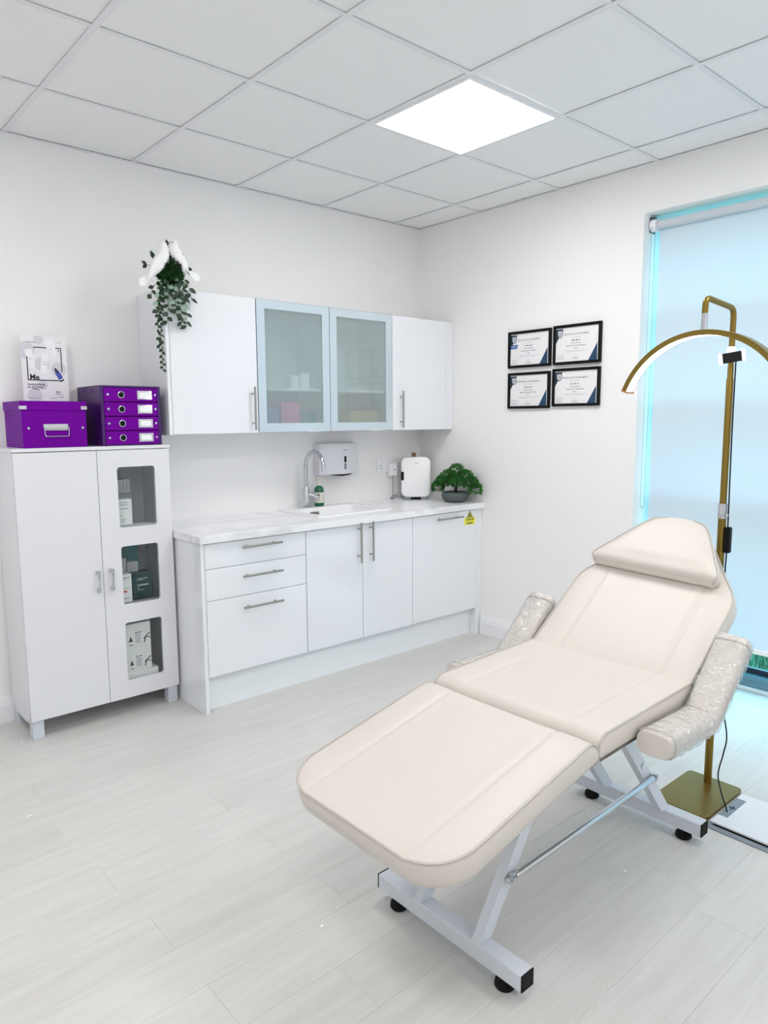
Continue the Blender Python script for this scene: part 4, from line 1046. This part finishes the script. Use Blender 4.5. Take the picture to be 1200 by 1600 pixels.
strand([(-2.04, -0.33, 2.14), (-2.045, yv - 0.006, 2.08), (-2.055, yv - 0.006, 1.99), (-2.06, yv, 1.93)], 11, (0, 1, 0, 1, 3))
strand([(-2.05, -0.33, 2.14), (-2.09, yv, 2.09), (-2.105, -0.34, 1.96)], 10, (0, 1, 0, 1, 3))
strand([(-2.06, -0.33, 2.13), (-2.115, -0.33, 2.10), (-2.125, -0.33, 2.05)], 5, (0, 1))
strand([(-1.98, -0.33, 2.17), (-1.94, yv, 2.13), (-1.925, yv, 2.05)], 6, (0, 1))
strand([(-2.06, -0.33, 2.12), (-2.082, -0.325, 2.03), (-2.080, -0.32, 1.86), (-2.076, -0.318, 1.70)], 30, (2,), 0.8, 0.6)
strand([(-2.06, -0.32, 2.12), (-2.090, -0.315, 2.0), (-2.084, -0.31, 1.80)], 18, (2,), 0.8, 0.6)
for k in range(16):                                     # dense leaves at the neck of the cascade
    p = (GXc + rnd.uniform(-0.075, 0.055), yv + rnd.uniform(-0.012, 0.006), rnd.uniform(2.05, 2.15))
    put_leaf(p, (rnd.uniform(-1, 1), rnd.uniform(-0.4, 0.05), rnd.uniform(-1.0, 0.3)), (rnd.uniform(-.4, .4), -1, rnd.uniform(0, .8)), rnd.choice((0, 1, 3)), rnd.uniform(0.8, 1.0))
def sprig(base, tip, leaves):
    part('sprig_stem', MB().tube([base, ((base[0] + tip[0]) / 2, base[1] - 0.006, (base[2] + tip[2]) / 2 + 0.008), tip], 0.0012, 5), 'stem', t)
    for (d, kd, s) in leaves: put_leaf(tip, d, (0.1, -1, 0.3), kd, s)
sprig((-2.03, -0.31, 2.23), (-2.032, -0.33, 2.297), [((0.0, 0, 1), 1, 0.95)])
sprig((-2.05, -0.31, 2.2), (-2.098, -0.33, 2.225), [((-0.45, 0, 1), 0, 1.15)])
sprig((-2.06, -0.31, 2.17), (-2.14, -0.33, 2.198), [((-1, 0, 0.5), 2, 1.0), ((-0.7, 0, -0.7), 2, 1.0)])
sprig((-2.0, -0.31, 2.2), (-1.955, -0.33, 2.255), [((0.2, 0, 1), 2, 0.8)])
sprig((-1.97, -0.32, 2.16), (-1.935, -0.335, 2.2), [((1, 0, 0.15), 2, 1.1), ((0.55, 0, -0.8), 2, 1.1)])
sprig((-2.02, -0.31, 2.22), (-2.012, -0.32, 2.275), [((0.6, 0, 0.5), 2, 0.9), ((-0.3, 0, -0.8), 2, 0.9)])

def dove(loc, pts, radii, label, tail_dir, wing, eye, beak_dir):
    """body as one loft along pts (world), tail fan, wings, eye, beak"""
    t = thing('white_dove', loc, label, 'ornament', 'white doves')
    P = [Vector(p) for p in pts]; n = 18; rings = []; radii = [q * 1.2 for q in radii]
    for i, p in enumerate(P):
        tg = (P[min(i + 1, len(P) - 1)] - P[max(i - 1, 0)]).normalized()
        a = tg.cross(Vector((0, 1, 0))).normalized(); b = tg.cross(a)
        rings.append([p + radii[i] * (math.cos(2 * PI * k / n) * a + 0.9 * math.sin(2 * PI * k / n) * b) for k in range(n)])
    part('body', MB().loft(rings), 'feather', t, True, 1.5)
    base = P[-2]; td = Vector(tail_dir).normalized(); sd = td.cross(Vector((0, 1, 0))).normalized()
    for k in range(7):
        a = (k - 3) / 3 * 0.24
        d = (td * math.cos(a) + sd * math.sin(a)); q = d.cross(Vector((0, 1, 0))).normalized(); L = 0.080 - 0.004 * abs(k - 3); y = 0.0012 * k
        b0 = base + Vector((0, -0.004 + y, 0))
        vs = [b0 + q * 0.002, b0 + d * L * 0.55 + q * 0.006, b0 + d * L * 0.92 + q * 0.006, b0 + d * L, b0 + d * L * 0.92 - q * 0.006, b0 + d * L * 0.55 - q * 0.006, b0 - q * 0.002]
        vs += [v + Vector((0, 0.0009, 0)) for v in vs]
        part('tail_feather', MB().add(vs, [tuple(range(7)), tuple(range(13, 6, -1))] + [(i, (i + 1) % 7, 7 + (i + 1) % 7, 7 + i) for i in range(7)]), 'feather', t)
    w0, w1, wr_ = Vector(wing[0]), Vector(wing[1]), wing[2]
    ax = (w1 - w0); prof = [(0.0, 0.2), (0.12, 0.75), (0.35, 1.0), (0.65, 0.8), (0.88, 0.4), (1.0, 0.08)]
    pr = ax.normalized().cross(Vector((0, 1, 0))).normalized(); rings = []
    for (u, r) in prof:
        c = w0 + ax * u
        rings.append([c + pr * wr_ * r * math.cos(2 * PI * k / 14) + Vector((0, 0.010 * r * math.sin(2 * PI * k / 14), 0)) for k in range(14)])
    part('wing', MB().loft(rings), 'feather', t, True, 1.5)
    e = Vector(eye)
    part('eye', MB().lathe([(0.0001, -0.003), (0.0026, -0.0015), (0.003, 0), (0.0026, 0.0015), (0.0001, 0.003)], e, 10), 'black', t, True)
    b = Vector(beak_dir[0])
    part('beak', MB().cyl(b, b + Vector(beak_dir[1]), 0.0042, 0.0006, 8), 'carton_grey', t, True)
yd = -0.352
dove((-2.075, yd, 2.20), [(-2.045, yd, 2.300), (-2.052, yd, 2.298), (-2.060, yd, 2.290), (-2.062, yd, 2.275), (-2.062, yd, 2.255), (-2.072, yd, 2.228), (-2.095, yd, 2.195), (-2.118, yd, 2.165), (-2.132, yd, 2.148), (-2.138, yd, 2.14)],
     [0.003, 0.015, 0.0185, 0.018, 0.024, 0.030, 0.026, 0.018, 0.011, 0.004], 'white ornamental dove facing right, left one on the ivy', (-0.75, 0, -0.72),
     ((-2.083, yd - 0.027, 2.245), (-2.15, yd - 0.012, 2.12), 0.018), (-2.047, yd - 0.0155, 2.294), ((-2.040, yd, 2.293), (0.010, -0.004, -0.005)))
dove((-1.98, yd, 2.22), [(-2.022, yd, 2.318), (-2.015, yd, 2.316), (-2.006, yd, 2.308), (-2.004, yd, 2.294), (-2.004, yd, 2.276), (-1.994, yd, 2.248), (-1.974, yd, 2.222), (-1.955, yd, 2.203), (-1.944, yd, 2.192), (-1.940, yd, 2.188)],
     [0.003, 0.012, 0.0155, 0.016, 0.022, 0.028, 0.024, 0.017, 0.010, 0.004], 'white ornamental dove facing left, right one on the ivy', (0.80, 0, -0.45),
     ((-1.978, yd - 0.024, 2.255), (-1.966, yd - 0.012, 2.165), 0.015), (-2.018, yd - 0.013, 2.312), ((-2.026, yd, 2.313), (-0.010, -0.003, -0.004)))

# ================================================================== TREATMENT BED
BC = -2.470                                              # bed centre line (y)
bed = thing('treatment_bed', (-1.8, BC, 0), 'cream padded beauty treatment bed with raised backrest and grey metal frame', 'bed')

def cushion(name, parent, origin, ang, L, wfun, th, drop0=0.0, dropL=0.0, seams=(), crown=0.006, nt=72, ns=56, flip=1, m='vinyl', pipe='loop', wrinkle=0.0, yoff=0.0, rz=0.0, belly=0.004):
    """s runs from origin along direction (flip*cos, sin) in the xz plane, v across (y), h normal"""
    d = Vector((flip * math.cos(ang), 0, math.sin(ang))); nrm = Vector((-flip * math.sin(ang), 0, math.cos(ang)))
    v_ax = Vector((0, 1, 0))
    if rz:
        Rm = Matrix.Rotation(rz, 3, nrm); d = Rm @ d; v_ax = Rm @ v_ax
    O = Vector(origin)
    def Wd(s, v, h): return O + d * s + v_ax * (v + yoff) + nrm * h
    ss = [L * 0.5 * (1 - math.cos(PI * i / ns)) for i in range(ns + 1)]
    ts = [math.sin(PI / 2 * (-1 + 2 * j / nt)) * 0.35 + (-1 + 2 * j / nt) * 0.65 for j in range(nt + 1)]
    def rdrop(dist, R):
        if R <= 0 or dist >= R: return 0.0
        q = R - dist
        return R - math.sqrt(max(R * R - q * q, 0))
    def hgt(s, v, w):
        e = min(1.0, max(0.0, (w - abs(v)) / 0.05)); e2 = min(1, max(0, min(s, L - s) / 0.06))
        h = crown * math.sin(PI / 2 * e) * (0.4 + 0.6 * e2)
        for sv in seams:
            h -= 0.0055 * math.exp(-((abs(v) - sv) / 0.007) ** 2)
            if abs(v) < sv: h -= 0.003 * min(1, (sv - abs(v)) / 0.04)
        if wrinkle:
            h += wrinkle * noise.noise(Vector((s * 14, v * 9, 1.7))) * e * e2
        return h - rdrop(s, drop0) - rdrop(L - s, dropL)
    grid = []; top = []
    for s in ss:
        w = wfun(s)
        row = []
        for tt in ts:
            v = tt * w; row.append((s, v, hgt(s, v, w)))
        grid.append(row)
    vs = []; fs = []
    nr, nc = len(ss), len(ts)
    for row in grid:
        for p in row: vs.append(Wd(*p))
    for i in range(nr - 1):
        for j in range(nc - 1):
            fs.append((i * nc + j, i * nc + j + 1, (i + 1) * nc + j + 1, (i + 1) * nc + j))
    loop = [(0, j) for j in range(nc)] + [(i, nc - 1) for i in range(1, nr)] + [(nr - 1, j) for j in range(nc - 2, -1, -1)] + [(i, 0) for i in range(nr - 2, 0, -1)]
    lp = [Vector(grid[i][j]) for i, j in loop]; n = len(lp)
    prev = [i * nc + j for i, j in loop]
    nor = []
    for k in range(n):
        tg = lp[(k + 1) % n] - lp[k - 1]; q = Vector((tg.y, -tg.x, 0))
        if q.length < 1e-9: q = Vector((1, 0, 0))
        nor.append(q.normalized())
    c = Vector((L / 2, 0, 0))
    sgn = 1 if sum(nor[k].dot(lp[k] - c) for k in range(n)) > 0 else -1
    for (fr, out) in ((0.10, belly * 0.6), (0.35, belly), (0.7, belly * 0.7), (0.9, -0.003), (1.0, -0.014)):
        cur = []
        for k in range(n):
            p = lp[k] + nor[k] * sgn * out; hz = lp[k].z + fr * (-th - lp[k].z)
            cur.append(len(vs)); vs.append(Wd(p.x, p.y, hz))
        for k in range(n):
            k2 = (k + 1) % n; fs.append((prev[k], prev[k2], cur[k2], cur[k]))
        prev = cur
    fs.append(tuple(prev))
    o = part(name, MB().add(vs, fs), m, parent, True, 1.2)
    pr = 0.0034
    if pipe == 'loop':
        part('piping', MB().tube([Wd(p.x + nor[k].x * sgn * 0.001, p.y + nor[k].y * sgn * 0.001, p.z + 0.001) for k, p in enumerate(lp)], pr, 6, closed=True), 'vinyl_seam', o, True)
    else:
        def edge(side):                                  # long edge from the rounded start to the end
            j = nc - 1 if side > 0 else 0
            path = [Wd(grid[i][j][0], grid[i][j][1] + side * 0.0015, grid[i][j][2] + 0.001) for i in range(nr)]
            return ([Wd(-0.001, side * (wfun(0) + 0.0015), -th * 0.9)] if drop0 else []) + path
        if pipe == 'U':                                  # one run along both edges and round the free end
            i = nr - 1
            end = [Wd(grid[i][j][0] + 0.001, grid[i][j][1], grid[i][j][2] + 0.001) for j in range(1, nc - 1)]
            part('piping', MB().tube(edge(-1)[:-1] + end + edge(1)[::-1][1:], pr, 6), 'vinyl_seam', o, True)
        else:
            for side in (-1, 1):
                path = edge(side) + ([Wd(L + 0.001, side * (wfun(L) + 0.0015), -th * 0.9)] if dropL else [])
                part('piping', MB().tube(path, pr, 6), 'vinyl_seam', o, True)
    return o

TH = 0.074
LW = 0.300
def w_leg(s):
    L, r = 0.598, 0.125
    if s <= L - r: return LW
    q = (s - (L - r)) / r
    return LW - r * 0.98 + r * 0.98 * math.sqrt(max(0.0, 1 - q * q))
cushion('leg_cushion', bed, (-2.052, BC, 0.628), math.radians(-12.6), 0.598, w_leg, TH, drop0=0.038, seams=(0.19,), flip=-1, pipe='U', ns=64)
cushion('seat_cushion', bed, (-2.040, BC, 0.630), math.radians(1.8), 0.520, lambda s: LW, TH, drop0=0.038, dropL=0.012, seams=(0.19,), flip=1, pipe='sides')
BA = math.radians(36)
def w_back(s):
    pts = [(0, 0.296), (0.34, 0.296), (0.375, 0.291), (0.405, 0.276), (0.44, 0.250), (0.50, 0.207), (0.57, 0.158), (0.62, 0.122), (0.655, 0.092), (0.675, 0.06), (0.685, 0.02)]
    for i in range(len(pts) - 1):
        if s <= pts[i + 1][0]:
            u = (s - pts[i][0]) / (pts[i + 1][0] - pts[i][0]); return pts[i][1] + (pts[i + 1][1] - pts[i][1]) * u
    return pts[-1][1]
cushion('back_cushion', bed, (-1.535, BC, 0.634), BA, 0.685, w_back, TH, drop0=0.012, seams=(0.19,), flip=1, pipe='U', ns=72)

# headrest pillow lying on the upper backrest

def w_pil(s):
    pts = [(0, 0.232), (0.012, 0.245), (0.03, 0.242), (0.09, 0.205), (0.16, 0.162), (0.22, 0.122), (0.245, 0.095), (0.258, 0.05)]
    for i in range(len(pts) - 1):
        if s <= pts[i + 1][0]:
            u = (s - pts[i][0]) / (pts[i + 1][0] - pts[i][0]); return pts[i][1] + (pts[i + 1][1] - pts[i][1]) * u
    return pts[-1][1]
ux, un = Vector((math.cos(BA), 0, math.sin(BA))), Vector((-math.sin(BA), 0, math.cos(BA)))
po = Vector((-1.535, BC, 0.634)) + ux * 0.415 + un * 0.048
cushion('headrest_pillow', bed, po, BA + 0.03, 0.258, w_pil, 0.046, drop0=0.024, seams=(), crown=0.014, flip=1, pipe='sides', wrinkle=0.004, yoff=0.016, rz=-0.05, nt=48, ns=40, belly=0.006)

# armrests with plastic film still on
def arm(ys, label):
    path = fillet([(-1.868, 0, 0.575), (-1.585, 0, 0.568), (-1.375, 0, 0.762)], 0.012, 3)
    hw, ht = 0.052, 0.034
    def sweep(k, nz=0.0, dens=1, ends=True):
        P = [Vector(p) for p in path]; D = []
        for i in range(len(P) - 1):
            nsub = max(1, int((P[i + 1] - P[i]).length / (0.02 / dens)))
            D += [P[i].lerp(P[i + 1], q / nsub) for q in range(nsub)]
        D.append(P[-1]); rings = []; n = 40
        for i, p in enumerate(D):
            tg = (D[min(i + 1, len(D) - 1)] - D[max(i - 1, 0)]).normalized(); nn = Vector((-tg.z, 0, tg.x))
            e = min(i, len(D) - 1 - i); sc = 1.0 if e > 0 else 0.93
            R_ = []
            for j in range(n):
                a = 2 * PI * j / n; c, s_ = math.cos(a), math.sin(a)
                x = math.copysign(abs(c) ** 0.55, c) * hw * k * sc; z = math.copysign(abs(s_) ** 0.62, s_) * ht * k * sc
                q = p + Vector((0, ys + x, 0)) + nn * z
                if nz: q += (Vector((0, c, 0)) + nn * s_) * (nz * (0.5 + noise.noise(Vector((q.x * 45, q.y * 18, q.z * 45))) + 0.5 * noise.noise(q * 95)))
                R_.append(q)
            rings.append(R_)
        return rings
    a = part('armrest', MB().loft(sweep(1.0)), 'vinyl', bed, True, 0.9, label=label)
    for i in (0, -1):
        rg = sweep(1.005)[1 if i == 0 else -2]
        part('piping', MB().tube(rg, 0.0035, 6, closed=True), 'vinyl_seam', a, True)
    so = -1 if ys < BC else 1
    rg = sweep(1.01)
    jj = 20 if so < 0 else 0
    part('piping', MB().tube([r[jj] for r in rg[1:-1]], 0.003, 6), 'vinyl_seam', a, True)
    part('plastic_film', MB().loft(sweep(1.03, 0.006, 3.0), cap=False), 'wrap', a, True, 3.0, label='clear crinkled plastic film')
arm(BC - 0.362, 'padded armrest in clear plastic film, window side')
arm(BC + 0.362, 'padded armrest in clear plastic film, far side')

# frame
def base_bar(x, ya, yb, w=0.05, z0=0.036, z1=0.084):
    b = part('base_bar', MB().box(x - w / 2, x + w / 2, ya, yb, z0, z1, 0.003), 'steel', bed)
    for y, s in ((ya, -1), (yb, 1)):
        part('end_cap', MB().box(x - w / 2 + 0.001, x + w / 2 - 0.001, y, y + s * 0.004, z0 + 0.001, z1 - 0.001, 0.001), 'rubber', b)
        part('foot_pad', MB().lathe([(0.024, 0), (0.028, 0.006), (0.026, 0.018), (0.018, 0.026), (0.012, 0.036)], (x, y - s * 0.068, 0), 20), 'rubber', b, True)
base_bar(-2.292, -2.745, -2.205); base_bar(-1.305, -2.737, -2.235)
def leg(p0, p1, w=0.028, d=0.040):
    a, b = Vector(p0), Vector(p1); tg = (b - a).normalized(); nn = Vector((-tg.z, 0, tg.x)); yv_ = Vector((0, 1, 0))
    # foot cut level on the bar
    def ring(c, lvl):
        pts = []
        for sy, sn in ((-1, -1), (1, -1), (1, 1), (-1, 1)):
            q = c + yv_ * sy * w / 2 + nn * sn * d / 2
            if lvl: q = q + tg * ((c.z - q.z) / tg.z)
            pts.append(q)
        return pts
    return part('frame_leg', MB().loft([ring(a, True), ring(b, False)]), 'steel', bed)
for y in (-2.593, -2.372):
    leg((-2.288, y, 0.084), (-1.985, y, 0.545))
    leg((-1.322, y, 0.084), (-1.700, y, 0.555))
part('under_frame', MB().box(-1.98, -1.56, -2.61, -2.58, 0.535, 0.562).box(-1.98, -1.56, -2.385, -2.355, 0.535, 0.562), 'steel', bed)
yr = -2.618
rod = MB().tube([(-2.185, yr, 0.227), (-2.165, yr, 0.2275), (-1.470, yr, 0.2445), (-1.442, yr, 0.245)], [0.0105, 0.0105, 0.0105, 0.0105], 14)
ro = part('linkage_rod', rod, 'chrome', bed, True)
for (x, z) in ((-2.196, 0.2265), (-1.432, 0.2455)):
    part('rod_end', MB().prism([(x + 0.02 * math.cos(q), z + 0.014 * math.sin(q)) for q in [2 * PI * i / 16 for i in range(16)]], yr - 0.006, yr + 0.004, 'y').cyl((x, yr - 0.012, z), (x, yr + 0.012, z), 0.009, n=12), 'chrome', ro, True)
for (x, z) in ((-1.655, 0.502), (-1.50, 0.306)):
    part('bolt', MB().cyl((x, -2.614, z), (x, -2.606, z), 0.009, n=6), 'chrome', bed)
for (x, z) in ((-2.235, 0.165),):
    part('bolt', MB().cyl((x + 0.055, -2.358, z + 0.12), (x + 0.055, -2.350, z + 0.12), 0.006, n=8), 'dark_edge', bed)

# ================================================================== HALF MOON FLOOR LAMP
LX, LY = -0.885, -2.562
lamp = thing('half_moon_lamp', (LX, LY, 0), 'gold half moon floor lamp with lit white strip behind the bed', 'lamp')
part('base_plate', MB().prism(rrect(-1.155, -0.842, -2.682, -2.468, 0.022, 5), 0.003, 0.013).prism(rrect(-1.15, -0.847, -2.677, -2.473, 0.02, 4), 0, 0.003), 'brass', lamp)
part('lower_pole', MB().cyl((LX, LY, 0.012), (LX, LY, 1.118), 0.0148, n=20), 'brass', lamp, True)
part('clamp_collar', MB().cyl((LX, LY, 1.075), (LX, LY, 1.132), 0.0175, n=20).cyl((LX, LY, 1.09), (LX - 0.016, LY - 0.024, 1.09), 0.006, n=10), 'chrome', lamp, True)
part('middle_pole', MB().cyl((LX, LY, 1.118), (LX, LY, 1.598), 0.0125, n=20), 'brass', lamp, True)
AXc = -1.085
hk = fillet([(LX, LY, 1.59), (LX, LY, 1.852), (AXc, LY + 0.012, 1.872), (AXc, LY + 0.014, 1.815)], 0.03, 7)
part('hook_arm', MB().tube(hk, 0.0105, 16), 'brass', lamp, True)
part('hook_socket', MB().cyl((AXc, LY + 0.014, 1.818), (AXc, LY + 0.014, 1.762), 0.011, n=16), 'chrome', lamp, True)
AR, AYc, AZc = 0.318, -2.548, 1.442
A0 = math.radians(67.5)
def arc(rad, x0, x1, th, a0=-A0, a1=A0, n=56):
    rings = []
    for i in range(n + 1):
        a = a0 + (a1 - a0) * i / n
        P = lambda r, x: (x, AYc + r * math.sin(a), AZc + r * math.cos(a))
        rings.append([P(rad, x0), P(rad, x1), P(rad - th, x1), P(rad - th, x0)])
    return MB().loft(rings)
XA, XB = AXc - 0.026, AXc + 0.026
sh = arc(AR, XA, XB, 0.004)
for (x0, x1) in ((XA, XA + 0.003), (XB - 0.003, XB)):
    m2 = arc(AR - 0.0035, x0, x1, 0.015); sh.add(m2.v, m2.f)
part('arc_shade', sh, 'brass', lamp, True, 0.7, label='gold curved lamp shade')
part('led_strip', arc(AR - 0.014, XA + 0.0035, XB - 0.0035, 0.004), 'led', lamp, True, 0.7, label='glowing white light strip')
for s in (-1, 1):
    a = s * A0
    def P(r, x, da): return (x, AYc + r * math.sin(a + da), AZc + r * math.cos(a + da))
    e = s * 0.022
    part('end_cap', MB().loft([[P(AR + 0.0008, XA - 0.0008, 0), P(AR + 0.0008, XB + 0.0008, 0), P(AR - 0.024, XB + 0.0008, 0), P(AR - 0.024, XA - 0.0008, 0)],
                               [P(AR + 0.0008, XA - 0.0008, e), P(AR + 0.0008, XB + 0.0008, e), P(AR - 0.024, XB + 0.0008, e), P(AR - 0.024, XA - 0.0008, e)]]), 'copper', lamp)
# phone holder clipped to the pole
hz_ = 1.672
ph = part('phone_holder', MB().cyl((LX - 0.005, LY, hz_ + 0.02), (LX - 0.032, LY - 0.012, hz_ + 0.012), 0.013, n=14).cyl((LX - 0.02, LY - 0.007, hz_ + 0.035), (LX - 0.03, LY - 0.012, hz_ + 0.005), 0.017, n=14), 'white_gloss', lamp, True)
hc = Vector((LX - 0.045, LY - 0.02, hz_)); hr = Vector((0.52, -0.83, 0.16)).normalized(); hn = Vector((-0.83, -0.55, -0.1)).normalized(); hu = hn.cross(hr).normalized()
hn = hr.cross(hu).normalized()
def hb(a0, a1, b0, b1, c0, c1, bev=0.0):
    m_ = MB().box(a0, a1, b0, b1, c0, c1, bev)
    return m_.xf(Matrix(((hr.x, hu.x, hn.x, hc.x), (hr.y, hu.y, hn.y, hc.y), (hr.z, hu.z, hn.z, hc.z), (0, 0, 0, 1))))
part('clamp_plate', hb(-0.032, 0.032, -0.018, 0.018, -0.006, 0.006, 0.002), 'black', ph)
part('clamp_jaw', hb(-0.044, -0.032, -0.024, 0.022, -0.018, 0.018, 0.003), 'white_gloss', ph)
part('clamp_jaw', hb(0.032, 0.044, -0.022, 0.024, -0.018, 0.018, 0.003), 'white_gloss', ph)
# cord with inline switch, running down to the floor box
cy_ = LY - 0.020
cord = [(LX - 0.006, cy_, 1.66), (LX - 0.005, cy_, 1.4), (LX - 0.004, cy_ - 0.004, 1.06), (LX - 0.003, cy_ - 0.004, 0.93), (LX - 0.002, cy_ - 0.002, 0.82), (LX - 0.002, cy_ - 0.004, 0.40), (LX + 0.0, cy_ - 0.03, 0.30), (LX - 0.005, cy_ - 0.046, 0.22), (LX - 0.01, cy_ - 0.038, 0.15), (LX - 0.05, cy_ - 0.04, 0.085), (LX - 0.10, cy_ - 0.075, 0.045), (LX - 0.14, cy_ - 0.11, 0.02), (LX - 0.165, cy_ - 0.128, 0.012)]
def smooth_path(pts, n=6):
    P = [Vector(p) for p in pts]; out = []
    for i in range(len(P) - 1):
        p0, p1, p2, p3 = P[max(i - 1, 0)], P[i], P[i + 1], P[min(i + 2, len(P) - 1)]
        for k in range(n):
            u = k / n
            out.append(0.5 * ((2 * p1) + (p2 - p0) * u + (2 * p0 - 5 * p1 + 4 * p2 - p3) * u * u + (3 * p1 - p0 - 3 * p2 + p3) * u ** 3))
    out.append(P[-1]); return out
co = part('power_cord', MB().tube(smooth_path(cord), 0.0028, 8), 'black', lamp, True)
part('inline_switch', MB().box(LX - 0.016, LX + 0.010, cy_ - 0.018, cy_ + 0.006, 0.945, 1.045, 0.006, 2), 'black', co)

# ------------------------------------------------------------------ floor outlet box
fb = thing('floor_outlet_box', (-1.01, -2.85, 0), 'square floor outlet box with white lid and grey cable flaps beside the lamp base', 'floor box')
FX_0, FX_1, FY_0, FY_1 = -1.188, -0.872, -3.005, -2.690
f = MB(); w = 0.014
f.box(FX_0, FX_1, FY_1 - w, FY_1, 0.0003, 0.004).box(FX_0, FX_1, FY_0, FY_0 + w, 0.0003, 0.004).box(FX_0, FX_0 + w + 0.012, FY_0 + w, FY_1 - w, 0.0003, 0.004).box(FX_1 - w * 0.4, FX_1, FY_0 + w, FY_1 - w, 0.0003, 0.004)
part('box_frame', f, 'floorgrey', fb)
part('box_well', MB().box(FX_0 + 0.004, FX_1 - 0.004, FY_0 + 0.004, FY_1 - 0.004, 0.0002, 0.0012), 'rubber', fb)
ld = MB(); lx0, lx1, ly0, ly1 = FX_0 + 0.034, FX_1 - 0.005, FY_0 + w + 0.004, FY_1 - 0.004
nx0, nx1, nd = -1.092, -0.925, 0.034                     # notch for the cable flaps
ld.box(lx0, lx1, ly0, ly1 - nd, 0.006, 0.012).box(lx0, nx0, ly1 - nd, ly1, 0.006, 0.012).box(nx1, lx1, ly1 - nd, ly1, 0.006, 0.012)
part('box_lid', ld, 'satin', fb)
part('cable_flap', MB().box(nx0 + 0.001, (nx0 + nx1) / 2 - 0.001, ly1 - nd + 0.001, ly1 - 0.001, 0.004, 0.011, 0.001), 'floorgrey', fb)
part('cable_flap', MB().box((nx0 + nx1) / 2 + 0.001, nx1 - 0.001, ly1 - nd + 0.001, ly1 - 0.001, 0.004, 0.011, 0.001), 'floorgrey', fb)
part('flap_latch', MB().box((nx0 + nx1) / 2 - 0.004, (nx0 + nx1) / 2 + 0.004, ly1 - 0.026, ly1 - 0.009, 0.0108, 0.0125).box((nx0 + nx1) / 2 - 0.018, (nx0 + nx1) / 2 + 0.018, ly1 - 0.019, ly1 - 0.016, 0.0108, 0.0122), 'gasket', fb)

# ------------------------------------------------------------------ scraps on the floor
for k, (x, y, s, lb) in enumerate(((-2.831, -0.312, 0.0065, 'white paper crumb on the floor by the tall cabinet leg'), (-2.982, -0.994, 0.006, 'white paper crumb on the open floor left, the farther one'),
                                   (-3.14, -1.19, 0.006, 'white paper crumb on the open floor left, the nearer one'), (-2.518, -2.188, 0.006, 'white crumb on the floor beside the foot of the bed'),
                                   (-1.638, -2.637, 0.007, 'white crumb on the floor near the rear leg of the bed'))):
    mb = MB(); rn = random.Random(k); n = 7
    prof = [(0.6, 0.0002), (1.0, 0.35), (0.7, 0.8), (0.05, 1.0)]
    rings = [[(s * r * math.cos(2 * PI * j / n) * rn.uniform(0.7, 1.2) * (1.7 if k in (1, 2) else 1), s * r * math.sin(2 * PI * j / n) * rn.uniform(0.7, 1.2), s * z) for j in range(n)] for r, z in prof]
    single('paper_crumb', mb.loft(rings), 'white', lb, 'crumb', 'crumbs on the floor', loc=(x, y, 0.0002))
